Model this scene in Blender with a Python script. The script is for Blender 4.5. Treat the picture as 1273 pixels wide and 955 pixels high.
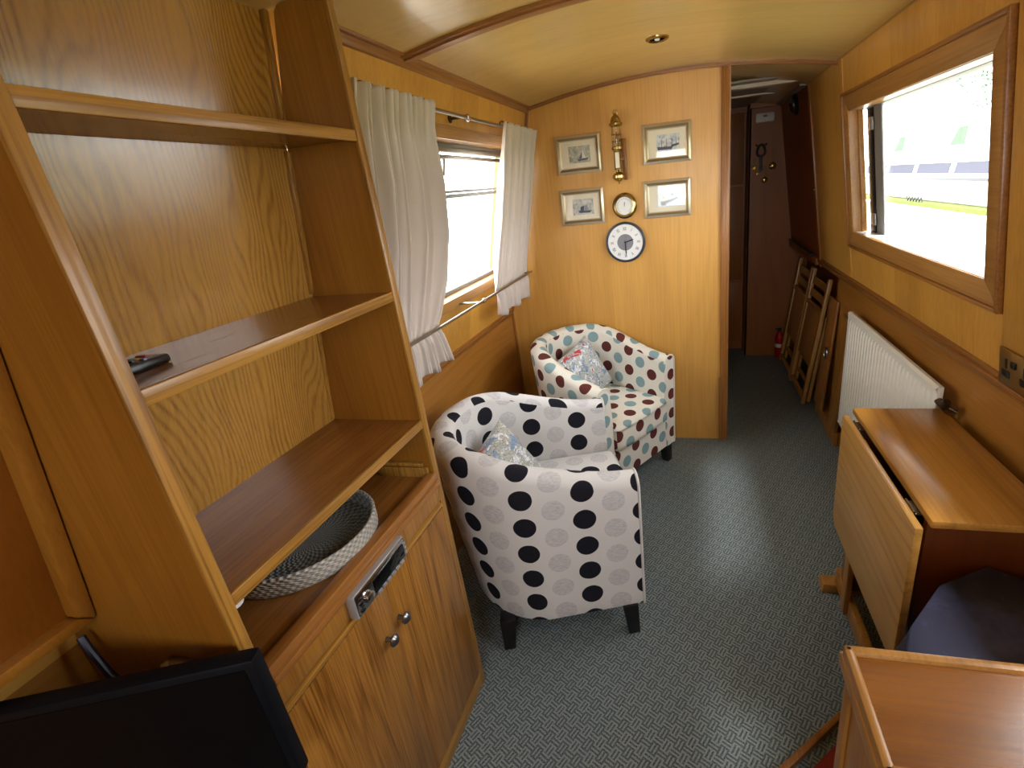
import bpy, bmesh, math, random
from mathutils import Vector, Matrix
for o in list(bpy.data.objects): bpy.data.objects.remove(o, do_unlink=True)
S = bpy.context.scene
COL = S.collection
PI = math.pi
# ---------------------------------------------------------------- camera
cam = bpy.data.objects.new('camera', bpy.data.cameras.new('camera'))
COL.objects.link(cam); S.camera = cam
RR = Vector((0.97302, 0.21120, -0.09546))     # right
yaw, pitch, roll = 0.24829147, 0.34925137, -0.10176699
fw = Vector((-math.sin(yaw)*math.cos(pitch), math.cos(yaw)*math.cos(pitch), -math.sin(pitch)))
r0 = Vector((math.cos(yaw), math.sin(yaw), 0)); u0 = r0.cross(fw)
rt = r0*math.cos(roll) + u0*math.sin(roll); up = -r0*math.sin(roll) + u0*math.cos(roll)
m = Matrix((rt, up, -fw)).transposed().to_4x4(); m.translation = (0, 0, 1.5)
cam.matrix_world = m
cam.data.sensor_width = 36; cam.data.lens = 36*603.553/1273
cam.data.shift_x = -81.59/1273; cam.data.shift_y = -25.51/1273
cam.data.clip_start = 0.02; cam.data.clip_end = 300
# ---------------------------------------------------------------- world, light, exposure
W = bpy.data.worlds.new('sky'); S.world = W; W.use_nodes = True
bg = W.node_tree.nodes['Background']; bg.inputs[0].default_value = (0.92, 0.96, 1.0, 1); bg.inputs[1].default_value = 8.0
S.view_settings.view_transform = 'Standard'; S.view_settings.look = 'None'
S.view_settings.exposure = 0.42; S.view_settings.gamma = 1; S.view_settings.use_curve_mapping = False
def area(name, loc, aim, sx, sy, power, color=(1, 1, 1), portal=False):
    l = bpy.data.lights.new(name, 'AREA'); l.shape = 'RECTANGLE'; l.size = sx; l.size_y = sy; l.energy = power; l.color = color
    if portal: l.cycles.is_portal = True
    o = bpy.data.objects.new(name, l); COL.objects.link(o); o.location = loc
    o.rotation_euler = (Vector(aim)).to_track_quat('-Z', 'Y').to_euler()
    return o
area('sky_portal_left', (-1.10, 1.95, 1.40), (1, 0, -0.1), 0.75, 1.2, 1, portal=True)
area('sky_portal_right', (0.86, 1.97, 1.43), (-1, 0, -0.1), 0.65, 1.2, 1, portal=True)
area('sky_portal_near', (0.86, 0.65, 1.43), (-1, 0, -0.1), 0.65, 0.8, 1, portal=True)
area('sky_portal_door', (0.05, -1.32, 1.48), (0, 1, 0), 0.9, 0.68, 1, portal=True)
sun = bpy.data.lights.new('sun', 'SUN'); sun.energy = 9.0; sun.angle = 0.30; sun.color = (1, .97, .9)
so = bpy.data.objects.new('sun', sun); COL.objects.link(so); so.rotation_euler = Vector((-.50, .12, -1.40)).to_track_quat('-Z', 'Y').to_euler()
# ---------------------------------------------------------------- materials
MATS = {}
def srgb(c):
    if isinstance(c, str): c = tuple(int(c[i:i+2], 16)/255 for i in (0, 2, 4))
    return tuple(v/12.92 if v <= .04045 else ((v+.055)/1.055)**2.4 for v in c) + (1,)
class NT:
    def __init__(s, name):
        s.m = bpy.data.materials.new(name); s.m.use_nodes = True; s.t = s.m.node_tree
        s.b = s.t.nodes['Principled BSDF']; MATS[name] = s.m
    def n(s, typ, **kw):
        nd = s.t.nodes.new(typ)
        for k, v in kw.items():
            if k.startswith('i_'):
                key = k[2:]; key = int(key) if key.isdigit() else key.replace('_', ' ')
                s.set(nd.inputs[key], v)
            else: setattr(nd, k, v)
        return nd
    def set(s, inp, v):
        if isinstance(v, bpy.types.NodeSocket): s.t.links.new(v, inp)
        else: inp.default_value = v
    def math(s, op, a, b=None, c=None):
        nd = s.n('ShaderNodeMath', operation=op); s.set(nd.inputs[0], a)
        if b is not None: s.set(nd.inputs[1], b)
        if c is not None: s.set(nd.inputs[2], c)
        return nd.outputs[0]
    def mix(s, f, a, b):
        nd = s.n('ShaderNodeMix', data_type='RGBA'); s.set(nd.inputs[0], f); s.set(nd.inputs[6], a); s.set(nd.inputs[7], b); return nd.outputs[2]
    def vec(s, src, scale, loc=(0, 0, 0), rot=(0, 0, 0)):
        nd = s.n('ShaderNodeMapping'); s.set(nd.inputs[0], src); nd.inputs['Scale'].default_value = scale
        nd.inputs['Location'].default_value = loc; nd.inputs['Rotation'].default_value = rot; return nd.outputs[0]
    def noise(s, v, scale, detail=3, rough=.5, dist=0):
        nd = s.n('ShaderNodeTexNoise'); s.set(nd.inputs['Vector'], v); nd.inputs['Scale'].default_value = scale
        nd.inputs['Detail'].default_value = detail; nd.inputs['Roughness'].default_value = rough; nd.inputs['Distortion'].default_value = dist
        return nd.outputs[0]
    def ramp(s, f, stops):
        nd = s.n('ShaderNodeValToRGB'); s.set(nd.inputs[0], f); e = nd.color_ramp.elements
        while len(e) < len(stops): e.new(.5)
        for k, (p, c) in zip(e, stops): k.position = p; k.color = c if len(c) == 4 else tuple(c)+(1,)
        return nd.outputs[0]
    def out(s, color=None, rough=None, metal=None, bump=None, bstr=.3, bdist=.002, spec=None, coat=None):
        if color is not None: s.set(s.b.inputs['Base Color'], color)
        if rough is not None: s.set(s.b.inputs['Roughness'], rough)
        if metal is not None: s.b.inputs['Metallic'].default_value = metal
        if spec is not None: s.b.inputs['Specular IOR Level'].default_value = spec
        if coat is not None: s.b.inputs['Coat Weight'].default_value = coat; s.b.inputs['Coat Roughness'].default_value = .15
        if bump is not None:
            nd = s.n('ShaderNodeBump'); s.set(nd.inputs['Height'], bump); nd.inputs['Strength'].default_value = bstr; nd.inputs['Distance'].default_value = bdist
            s.t.links.new(nd.outputs[0], s.b.inputs['Normal'])
        return s.m
def wood(name, light, dark, axis='Z', cath=0.35, pore=0.3, rough=.33, plank=None, pw=0.12, ringf=7, scale=1.0, seed=0, coat=.15, stretch=1.1, lines=None):
    """varnished veneer: grain runs along axis; plank = axis across which strips change tone"""
    t = NT(name); co = t.n('ShaderNodeTexCoord').outputs['Object']
    st = [9*scale]*3; st['XYZ'.index(axis)] = stretch*scale
    v = t.vec(co, tuple(st), loc=(seed*1.7, seed*.9, seed*2.3))
    n1 = t.noise(v, .55, 1, .4, .25)
    rings = t.math('FRACT', t.math('MULTIPLY', n1, ringf))
    rings = t.math('ABSOLUTE', t.math('SUBTRACT', rings, .5)); rings = t.math('MULTIPLY', rings, 2)
    rings = t.math('POWER', rings, 2.2)
    ps = [170*scale]*3; ps['XYZ'.index(axis)] = 3.5*scale
    n2 = t.noise(t.vec(co, tuple(ps)), 1, 3, .6)
    pores = t.ramp(n2, [(.40, (0, 0, 0)), (.68, (1, 1, 1))])
    n3 = t.noise(t.vec(co, tuple(q*.28 for q in st)), 1, 2, .5)
    f = t.math('ADD', t.math('MULTIPLY', rings, cath), t.math('MULTIPLY', pores, pore))
    f = t.math('ADD', f, t.math('MULTIPLY', t.math('SUBTRACT', n3, .45), .8))
    if lines:
        ly = t.n('ShaderNodeSeparateXYZ', i_0=co).outputs[1]
        lo = t.noise(t.vec(co, (1, 3.2, .9), loc=(0, .3, 0)), 1.6, 2, .5); am = t.noise(t.vec(co, (1, 9, .8)), 1, 2, .5)
        w_ = t.math('SINE', t.math('MULTIPLY', t.math('ADD', ly, t.math('MULTIPLY', lo, .30)), 2*PI/lines))
        w_ = t.math('POWER', t.math('ADD', t.math('MULTIPLY', w_, .5), .5), 2.)
        f = t.math('ADD', f, t.math('MULTIPLY', w_, t.math('MULTIPLY', am, .95)))
        f = t.math('SUBTRACT', f, .12)
    if plank:
        sx = t.n('ShaderNodeSeparateXYZ', i_0=co).outputs['XYZ'.index(plank)]
        wn = t.n('ShaderNodeTexWhiteNoise', noise_dimensions='1D')
        t.set(wn.inputs['W'], t.math('FLOOR', t.math('DIVIDE', t.math('ADD', sx, 7.03), pw)))
        f = t.math('ADD', f, t.math('MULTIPLY', t.math('SUBTRACT', wn.outputs[0], .5), .5))
    c = t.mix(t.n('ShaderNodeClamp', i_0=f).outputs[0], srgb(light), srgb(dark))
    return t.out(color=c, rough=t.math('ADD', t.math('MULTIPLY', n2, .12), rough-.06), bump=n2, bstr=.12, bdist=.0006, coat=coat)
def plain(name, c, rough=.5, metal=0, spec=None, bump=None):
    t = NT(name)
    if bump:
        co = t.n('ShaderNodeTexCoord').outputs['Object']; n = t.noise(co, bump, 3)
        cc = t.mix(t.math('MULTIPLY', n, .25), srgb(c), tuple(v*.6 for v in srgb(c)[:3])+(1,))
        return t.out(color=cc, rough=rough, metal=metal, bump=n, bstr=.15, spec=spec)
    return t.out(color=srgb(c), rough=rough, metal=metal, spec=spec)
wood('wall_veneer_side', 'd8a248', 'a67226', 'Z', .12, .25, .34, 'Y', .115)
wood('wall_veneer_back', 'dba552', 'ac7830', 'Z', .14, .25, .36, 'X', .2)
wood('wall_low', 'ac7530', '7c4c17', 'Y', .3, .3, .34)
wood('ceiling_veneer', 'd4b26a', 'a88548', 'X', .16, .18, .30, coat=.3)
wood('trim_y', 'a06a30', '683c14', 'Y', .2, .5, .36)
wood('trim_x', 'a06a30', '683c14', 'X', .2, .5, .36)
wood('trim_z', 'a06a30', '683c14', 'Z', .2, .5, .36)
wood('frame_y', 'b08040', '7c5020', 'Y', .25, .4, .36)
wood('frame_z', 'b08040', '7c5020', 'Z', .25, .4, .36)
wood('case_z', '9c6722', '6a3f0e', 'Z', .2, .3, .3)
wood('case_edge_z', 'b08036', '6e4615', 'Z', .1, .75, .35)
wood('case_edge_y', 'b08036', '6e4615', 'Y', .1, .75, .35)
wood('case_back', 'b5863c', '7a5020', 'Z', .08, .4, .26, ringf=10, scale=.9, coat=.6, stretch=.32, lines=.0125)
wood('case_shelf', '8f5c28', '5c350f', 'Y', .15, .5, .25, coat=.3)
wood('case_door', 'a87430', '6a400e', 'Z', .4, .7, .32, ringf=9, scale=1.3, stretch=.7)
wood('case_dark', '7c470f', '552b05', 'Z', .2, .2, .32)
wood('table_top', 'b8863c', '845420', 'Y', .45, .35, .3, ringf=9, coat=.3)
wood('table_leaf', 'c0924a', '8f6228', 'Y', .45, .35, .34, ringf=9)
wood('table_frame', '6a3512', '431d06', 'Z', .2, .2, .3)
wood('box_top', '8f5a22', '5e340c', 'X', .4, .35, .28, coat=.4)
wood('box_side', 'a87430', '74480f', 'Z', .3, .5, .34)
wood('chair_wood', 'cc9c58', '9a6a30', 'Z', .2, .3, .4)
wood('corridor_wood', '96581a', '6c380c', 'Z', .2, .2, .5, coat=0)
plain('lcd_black', '08080a', .45, spec=.1); plain('tv_case', '080a10', .5, spec=.15); plain('backlit_frame', '8c8e8c', .5, .3); plain('dark_gap', '1c0e06', .7); plain('black_plastic', '0c0d10', .32); plain('black_gloss', '08090b', .12)
plain('white_paint', 'e9e8e3', .35); plain('radiator_paint', 'eeece0', .32); plain('off_white', 'd9d5c8', .45)
plain('chrome', 'c8c8c8', .18, 1); plain('steel', '9c9a94', .3, 1); plain('brass', 'b39c64', .22, 1); plain('dull_brass', '80693a', .42, .75)
plain('knob_metal', '7c7c7e', .25, .9); plain('dark_metal', '3c3a38', .35, .9); plain('silver_plastic', 'b9bdc4', .28, .6); plain('bronze', '5a4632', .4, .8)
plain('navy_rim', '2a3446', .35); plain('paper', 'efefec', .6); plain('ink', '2a2a2c', .6); plain('grey_disc', '85858a', .7)
plain('bronze_plate', '9c7c48', .35, .8); plain('black_leg', '131113', .35); plain('red_enamel', 'b01418', .25); plain('leather', '1c130d', .5); plain('red_mat', '8c2412', .8)
plain('piping_white', 'd8d7d4', .85); plain('piping_cream', 'dedac9', .85); plain('blue_cable', '161b34', .4); plain('champagne', 'd6ccb4', .32, .6); plain('champagne_dark', 'a08c68', .4, .6); plain('mount_card', 'f0e8d2', .8)
plain('rope', 'b5a48a', .9); plain('grey_corridor', 'a39b8d', .6); plain('cream_beam', 'd9cfb4', .5)
def glass():
    t = NT('glass'); mx = t.n('ShaderNodeMixShader'); tr = t.n('ShaderNodeBsdfTransparent'); gl = t.n('ShaderNodeBsdfGlossy')
    gl.inputs['Roughness'].default_value = .03; lw = t.n('ShaderNodeLayerWeight'); fr = t.math('ADD', .04, t.math('MULTIPLY', t.math('POWER', lw.outputs['Facing'], 5.), .5))
    t.t.links.new(fr, mx.inputs[0]); t.t.links.new(tr.outputs[0], mx.inputs[1]); t.t.links.new(gl.outputs[0], mx.inputs[2])
    t.t.links.new(mx.outputs[0], t.t.nodes['Material Output'].inputs[0])
glass()
def carpet():
    t = NT('carpet'); co = t.n('ShaderNodeTexCoord').outputs['Object']
    v = t.vec(co, (1, 1, 1), rot=(0, 0, math.radians(28)))
    cs = .026
    sp = t.n('ShaderNodeSeparateXYZ', i_0=v); x, y = sp.outputs[0], sp.outputs[1]
    ch = t.n('ShaderNodeTexChecker'); t.set(ch.inputs[0], v); ch.inputs['Scale'].default_value = 1/cs
    sx = t.math('SINE', t.math('MULTIPLY', x, 2*PI/(cs/2.5))); sy = t.math('SINE', t.math('MULTIPLY', y, 2*PI/(cs/2.5)))
    stripe = t.math('ADD', t.math('MULTIPLY', ch.outputs['Fac'], sx), t.math('MULTIPLY', t.math('SUBTRACT', 1., ch.outputs['Fac']), sy))
    nz = t.noise(co, 260, 2, .7); nl = t.noise(co, 3.5, 2)
    f = t.math('ADD', t.math('MULTIPLY', stripe, .33), t.math('MULTIPLY', t.math('SUBTRACT', nz, .5), 1.6)); f = t.math('ADD', f, .5)
    f = t.n('ShaderNodeClamp', i_0=f).outputs[0]
    c = t.mix(f, srgb('2c3941'), srgb('a4b0b0')); c = t.mix(t.math('MULTIPLY', nl, .3), c, srgb('4e6274'))
    t.out(color=c, rough=.95, spec=.1, bump=t.math('ADD', f, nz), bstr=.5, bdist=.003)
carpet()
def dots(name, base, c1, c2, a, b, r, hatch2=False):
    t = NT(name); uv = t.n('ShaderNodeUVMap', uv_map='UVMap').outputs[0]
    wob = t.n('ShaderNodeTexNoise'); t.set(wob.inputs['Vector'], uv); wob.inputs['Scale'].default_value = 18
    sp = t.n('ShaderNodeSeparateXYZ', i_0=uv); x, y = sp.outputs[0], sp.outputs[1]
    def lat(ox, oy, edge):
        fx = t.math('MULTIPLY', t.math('SUBTRACT', t.math('FRACT', t.math('ADD', t.math('DIVIDE', x, a), ox+.5+10)), .5), a)
        fy = t.math('MULTIPLY', t.math('SUBTRACT', t.math('FRACT', t.math('ADD', t.math('DIVIDE', y, b), oy+.5+10)), .5), b)
        d = t.math('SQRT', t.math('ADD', t.math('MULTIPLY', fx, fx), t.math('MULTIPLY', fy, fy)))
        d = t.math('ADD', d, t.math('MULTIPLY', t.math('SUBTRACT', wob.outputs[0], .5), .004))
        return t.math('DIVIDE', t.math('SUBTRACT', r, d), edge)
    m1 = t.n('ShaderNodeClamp', i_0=lat(0, 0, .0015)).outputs[0]; m2 = t.n('ShaderNodeClamp', i_0=lat(.5, .5, .0015)).outputs[0]
    hn = t.noise(t.vec(uv, (60, 340, 1), rot=(0, 0, .7)), 1, 3, .7)
    if hatch2: m2 = t.math('MULTIPLY', m2, t.ramp(hn, [(.40, (.15, .15, .15)), (.60, (1, 1, 1))])); m2 = t.math('MULTIPLY', m2, .62)
    else:
        m2 = t.math('MULTIPLY', m2, t.math('ADD', .78, t.math('MULTIPLY', hn, .35))); m2 = t.n('ShaderNodeClamp', i_0=m2).outputs[0]
    c = t.mix(m2, srgb(base), srgb(c2)); c = t.mix(m1, c, srgb(c1))
    weave = t.noise(t.vec(uv, (900, 900, 1)), 1, 1)
    wr = t.noise(t.vec(uv, (9, 5, 1)), 1, 3, .6)
    t.out(color=c, rough=.85, spec=.2, bump=t.math('ADD', t.math('MULTIPLY', weave, .12), wr), bstr=.35, bdist=.008)
dots('black_dot_fabric', 'dad9d8', '1b1b24', 'a5a3aa', .19, .104, .0375, True)
dots('colour_dot_fabric', 'e2ded2', '5e2f2c', '7f9fa3', .15, .112, .031)
def floral(name, base, seedv, red):
    t = NT(name); co = t.n('ShaderNodeTexCoord').outputs['Object']
    v = t.vec(co, (1, 1, 1), loc=(seedv, seedv, 0))
    n = t.noise(v, 26, 2, .6, .6); nb = t.noise(v, 40, 1, .5, .8); nr = t.noise(v, 14, 1, .4, .4); vo = t.n('ShaderNodeTexVoronoi', feature='DISTANCE_TO_EDGE'); t.set(vo.inputs['Vector'], t.vec(v, (14, 14, 14))); 
    c = t.mix(t.ramp(n, [(.56, (0, 0, 0)), (.60, (1, 1, 1))]), srgb(base), srgb('8aa2bf'))
    c = t.mix(t.ramp(nb, [(.58, (0, 0, 0)), (.61, (1, 1, 1))]), c, srgb('e9eef2'))
    c = t.mix(t.ramp(vo.outputs[0], [(.012, (1, 1, 1)), (.03, (0, 0, 0))]), c, srgb('2f3340'))
    c = t.mix(t.math('MULTIPLY', t.ramp(nr, [(.60-red, (0, 0, 0)), (.62-red, (1, 1, 1))]), t.ramp(nb, [(.42, (0, 0, 0)), (.47, (1, 1, 1))])), c, srgb('c4484a'))
    t.out(color=c, rough=.45, spec=.4, bump=t.noise(v, 22, 2), bstr=.5, bdist=.01)
floral('floral_red', 'bfc4c2', 3.1, .0); floral('floral_blue', 'bcbcb2', 8.4, -.14)
def curtainmat():
    t = NT('curtain_fabric'); co = t.n('ShaderNodeTexCoord').outputs['Object']
    n = t.noise(co, 420, 2); tl = t.n('ShaderNodeBsdfTranslucent'); tl.inputs[0].default_value = srgb('e8e2d6'); mx = t.n('ShaderNodeMixShader', i_0=.14)
    t.out(color=srgb('ddd3ca'), rough=.9, spec=.1, bump=n, bstr=.2, bdist=.001)
    t.t.links.new(t.b.outputs[0], mx.inputs[1]); t.t.links.new(tl.outputs[0], mx.inputs[2]); t.t.links.new(mx.outputs[0], t.t.nodes['Material Output'].inputs[0])
curtainmat()
def basketmat(name, dark, lightc, per, na):
    t = NT(name); co = t.n('ShaderNodeTexCoord').outputs['Object']; sp = t.n('ShaderNodeSeparateXYZ', i_0=co)
    ang = t.math('ARCTAN2', sp.outputs[1], sp.outputs[0]); rad = t.math('SQRT', t.math('ADD', t.math('POWER', sp.outputs[0], 2.), t.math('POWER', sp.outputs[1], 2.)))
    rz = t.math('ADD', rad, sp.outputs[2])
    ring = t.math('SINE', t.math('MULTIPLY', rz, 2*PI/per)); sw = t.math('SINE', t.math('ADD', t.math('MULTIPLY', ang, na), t.math('MULTIPLY', t.math('FLOOR', t.math('DIVIDE', rz, per)), PI)))
    n = t.noise(co, 300, 2)
    h = t.math('ADD', t.math('MULTIPLY', t.math('MULTIPLY', sw, ring), .5), .5)
    c = t.mix(t.math('ADD', t.math('MULTIPLY', h, .75), t.math('MULTIPLY', n, .3)), srgb(dark), srgb(lightc))
    t.out(color=c, rough=.7, bump=h, bstr=.8, bdist=.004)
basketmat('basket_weave', '26282a', '9a9c94', .0105, 44.)
basketmat('basket_rim', '77746e', 'cbc7bc', .0075, 66.)
def velvet():
    t = NT('navy_vinyl'); co = t.n('ShaderNodeTexCoord').outputs['Object']; n = t.noise(co, 9, 4, .7); n2 = t.noise(co, 120, 2)
    c = t.mix(t.ramp(n, [(.5, (0, 0, 0)), (.75, (1, 1, 1))]), srgb('262c48'), srgb('484e74')); t.out(color=c, rough=.6, bump=n2, bstr=.2)
velvet()
def outside():
    t = NT('grass'); co = t.n('ShaderNodeTexCoord').outputs['Object']; n = t.noise(co, 6, 4, .7)
    t.out(color=t.mix(n, srgb('4c5820'), srgb('7c8438')), rough=.9)
    t = NT('leaves'); co = t.n('ShaderNodeTexCoord').outputs['Object']; n = t.noise(co, 5, 4, .7)
    t.out(color=t.mix(n, srgb('2c3f28'), srgb('5c7858')), rough=.8)
    t = NT('water'); co = t.n('ShaderNodeTexCoord').outputs['Object']; n = t.noise(co, 5, 3)
    t.out(color=srgb('9a9c88'), rough=.12, bump=n, bstr=.15, bdist=.03, spec=1)
outside()
plain('boat_white', 'f4f4f2', .3); plain('boat_window', '56565e', .9, spec=0); plain('path', 'cfcabc', .9, bump=20)
plain('picture_sky', 'c3ccd0', .5); plain('bark', '5b4a38', .9, bump=15)
def printmat(name, a, b, c, seed):
    t = NT(name); co = t.n('ShaderNodeTexCoord').outputs['Object']; v = t.vec(co, (1, 1, 1), loc=(seed, 0, 0))
    n = t.noise(v, 38, 4, .65); n2 = t.noise(v, 90, 3, .6)
    cc = t.mix(t.ramp(n, [(.42, (0, 0, 0)), (.6, (1, 1, 1))]), srgb(a), srgb(b)); cc = t.mix(t.ramp(n2, [(.58, (0, 0, 0)), (.66, (1, 1, 1))]), cc, srgb(c)); t.out(color=cc, rough=.5)
printmat('print_grey', 'c6c5b8', '9a9f98', 'e2ddca', 1.3); printmat('print_blue', 'bccbd6', 'e6e9ea', '8a9aae', 5.2); printmat('print_pale', 'd8d6cc', 'b2b5b2', '8f9494', 9.1)
# ---------------------------------------------------------------- helpers
def bm_new(): return bmesh.new()
def box(bm, a, b, bev=0, mi=0):
    a = Vector(a); b = Vector(b); c = (a+b)/2; s = b-a
    g = bmesh.ops.create_cube(bm, size=1, matrix=Matrix.Translation(c) @ Matrix.Diagonal((abs(s.x), abs(s.y), abs(s.z), 1)))
    fs = set(f for v in g['verts'] for f in v.link_faces)
    for f in fs: f.material_index = mi
    if bev:
        es = list(set(e for v in g['verts'] for e in v.link_edges))
        bmesh.ops.bevel(bm, geom=es, offset=bev, segments=2, profile=.5, affect='EDGES', material=mi)
    return g
def hull8(bm, pts, bev=0, mi=0):
    """hexahedron from 8 points: bottom ring 4 then top ring 4"""
    v = [bm.verts.new(p) for p in pts]
    fs = [(3, 2, 1, 0), (4, 5, 6, 7), (0, 1, 5, 4), (1, 2, 6, 5), (2, 3, 7, 6), (3, 0, 4, 7)]
    F = [bm.faces.new([v[i] for i in q]) for q in fs]
    for f in F: f.material_index = mi
    if bev:
        es = list(set(e for q in v for e in q.link_edges)); bmesh.ops.bevel(bm, geom=es, offset=bev, segments=2, profile=.5, affect='EDGES', material=mi)
def prism(bm, poly, d, mi=0, bev=0):
    """poly: 3D points (planar); extruded by vector d"""
    d = Vector(d); a = [bm.verts.new(p) for p in poly]; b = [bm.verts.new(Vector(p)+d) for p in poly]; n = len(a)
    F = [bm.faces.new(a[::-1]), bm.faces.new(b)] + [bm.faces.new([a[i], a[(i+1) % n], b[(i+1) % n], b[i]]) for i in range(n)]
    for f in F: f.material_index = mi
    if bev:
        es = list(set(e for q in a+b for e in q.link_edges)); bmesh.ops.bevel(bm, geom=es, offset=bev, segments=2, profile=.5, affect='EDGES', material=mi)
def tube(bm, pts, r, seg=10, mi=0, closed=False):
    pts = [Vector(p) for p in pts]; n = len(pts); rings = []
    rs = r if isinstance(r, (list, tuple)) else [r]*n
    prev = None
    for i, p in enumerate(pts):
        if closed: t = pts[(i+1) % n]-pts[i-1]
        else: t = pts[min(i+1, n-1)]-pts[max(i-1, 0)]
        t.normalize()
        if prev is None: a = t.orthogonal().normalized()
        else: a = (prev - t*prev.dot(t)).normalized()
        prev = a; b = t.cross(a)
        rings.append([bm.verts.new(p+(a*math.cos(2*PI*k/seg)+b*math.sin(2*PI*k/seg))*rs[i]) for k in range(seg)])
    m_ = n if closed else n-1
    for i in range(m_):
        A, B = rings[i], rings[(i+1) % n]
        for k in range(seg):
            f = bm.faces.new([A[k], A[(k+1) % seg], B[(k+1) % seg], B[k]]); f.material_index = mi
    if not closed:
        bm.faces.new(rings[0][::-1]).material_index = mi; bm.faces.new(rings[-1]).material_index = mi
def lathe(bm, prof, c=(0, 0, 0), axis=(0, 0, 1), seg=32, mi=0):
    """prof: list (radius, height) along axis from c"""
    ax = Vector(axis).normalized(); a = ax.orthogonal().normalized(); b = ax.cross(a); c = Vector(c); rings = []
    for rr, h in prof:
        if rr < 1e-6: rings.append([bm.verts.new(c+ax*h)])
        else: rings.append([bm.verts.new(c+ax*h+(a*math.cos(2*PI*k/seg)+b*math.sin(2*PI*k/seg))*rr) for k in range(seg)])
    for A, B in zip(rings, rings[1:]):
        for k in range(seg):
            q = [A[k % len(A)], A[(k+1) % len(A)], B[(k+1) % len(B)], B[k % len(B)]]
            q = list(dict.fromkeys(q))
            if len(q) > 2:
                try: bm.faces.new(q).material_index = mi
                except ValueError: pass
    for R_, fl in ((rings[0], True), (rings[-1], False)):
        if len(R_) > 2: bm.faces.new(R_[::-1] if fl else R_).material_index = mi
def obj(name, bm, mat, parent=None, local=False, angle=35):
    """one mesh object; bm in world coords unless local"""
    if parent is not None and not local:
        bmesh.ops.translate(bm, verts=bm.verts, vec=-Vector(ROOTLOC[parent.name]))
    bmesh.ops.recalc_face_normals(bm, faces=bm.faces)
    for f in bm.faces: f.smooth = True
    for e in bm.edges:
        if len(e.link_faces) == 2 and e.calc_face_angle(0) > math.radians(angle): e.smooth = False
    me = bpy.data.meshes.new(name); bm.to_mesh(me); bm.free()
    for mm in (mat if isinstance(mat, (list, tuple)) else [mat]): me.materials.append(MATS[mm])
    o = bpy.data.objects.new(name, me); COL.objects.link(o)
    if parent is not None: o.parent = parent
    return o
ROOTLOC = {}
def thing(name, label, cat, loc=(0, 0, 0), rz=0, group=None):
    o = bpy.data.objects.new(name, None); COL.objects.link(o); o.location = loc; o.rotation_euler = (0, 0, rz)
    o.empty_display_size = .05; ROOTLOC[o.name] = tuple(loc)
    o['label'] = label; o['category'] = cat
    if group: o['group'] = group
    return o
def sub(parent, child_root):   # sub-part roots share the origin of their thing
    ROOTLOC[child_root.name] = (0, 0, 0)
def tag(o, label, cat, group=None, kind=None):
    o['label'] = label; o['category'] = cat
    if group: o['group'] = group
    if kind: o['kind'] = kind
    return o
def single(name, bm, mat, label, cat, loc, group=None):
    """a thing that is one mesh, origin at loc"""
    bmesh.ops.translate(bm, verts=bm.verts, vec=-Vector(loc)); o = obj(name, bm, mat); o.location = loc; return tag(o, label, cat, group)
def struct(name, bm, mat): o = obj(name, bm, mat); o['kind'] = 'structure'; return o
def subpart(name, bm, mat, part, root):
    """a sub-part: child of part (part sits at its thing's origin)"""
    bmesh.ops.translate(bm, verts=bm.verts, vec=-Vector(ROOTLOC[root.name])); o = obj(name, bm, mat); o.parent = part; return o
# wall surfaces.  left: x = LX(z), right: x = RX(z)
LX = lambda z: -.808 - .226*(1.895-z)
RX = lambda z: .642 + .13*(1.905-z)
# ceiling arch
ACX, AZT, AR = -.06, 1.973, 3.6
def arch(x): return AZT - AR + math.sqrt(AR*AR-(x-ACX)**2)
# ================================================================ STRUCTURE
b = bm_new(); box(b, (-1.3, -1.3, -.06), (1.2, 4.6, 0)); struct('floor', b, 'carpet')
b = bm_new(); N = 24; xs = [-1.0+1.95*i/N for i in range(N+1)]
prism(b, [(x, -1.3, arch(x)) for x in xs]+[(x, -1.3, arch(x)+.05) for x in xs[::-1]], (0, 5.8, 0)); struct('ceiling', b, 'ceiling_veneer')
def sloped(name, F, y0, y1, z0, z1, holes, mat, side, th=.05):
    """sloped wall with rectangular holes (ya,yb,za,zb)"""
    b = bm_new(); ys = sorted(set([y0, y1]+[h[0] for h in holes]+[h[1] for h in holes]))
    for a, c in zip(ys, ys[1:]):
        hz = [(h[2], h[3]) for h in holes if h[0] <= a and h[1] >= c]; zs = [(z0, z1)]
        if hz: zs = [(z0, hz[0][0]), (hz[0][1], z1)]
        for za, zb in zs:
            o = th*side
            hull8(b, [(F(za), a, za), (F(za), c, za), (F(za)+o, c, za), (F(za)+o, a, za), (F(zb), a, zb), (F(zb), c, zb), (F(zb)+o, c, zb), (F(zb)+o, a, zb)])
    bmesh.ops.remove_doubles(b, verts=b.verts, dist=1e-5)
    return struct(name, b, mat)
HL = (1.36, 2.52, 1.105, 1.70); HR = (1.426, 2.52, 1.178, 1.69); HN = (.30, 1.0, 1.178, 1.69)
sloped('wall_left', LX, -1.3, 2.70, .84, 1.94, [HL, (.425, 1.018, .86, 1.93)], 'wall_veneer_side', -1)
sloped('wall_right', RX, -1.3, 4.6, .925, 1.955, [HR, HN], 'wall_veneer_side', 1)
b = bm_new(); box(b, (-1.12, -1.3, 0), (-1.05, 2.70, .845)); struct('wall_left_lower', b, 'wall_low')
b = bm_new(); box(b, (.80, -1.3, 0), (.88, 2.96, .93)); box(b, (.80, 2.95, 0), (.88, 2.962, .93)); struct('wall_right_lower', b, 'wall_low')
b = bm_new(); box(b, (.88, 2.955, 0), (.93, 4.6, .93)); box(b, (.79, 2.955, .926), (.93, 4.6, .934)); struct('wall_right_recess', b, 'corridor_wood')
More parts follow.
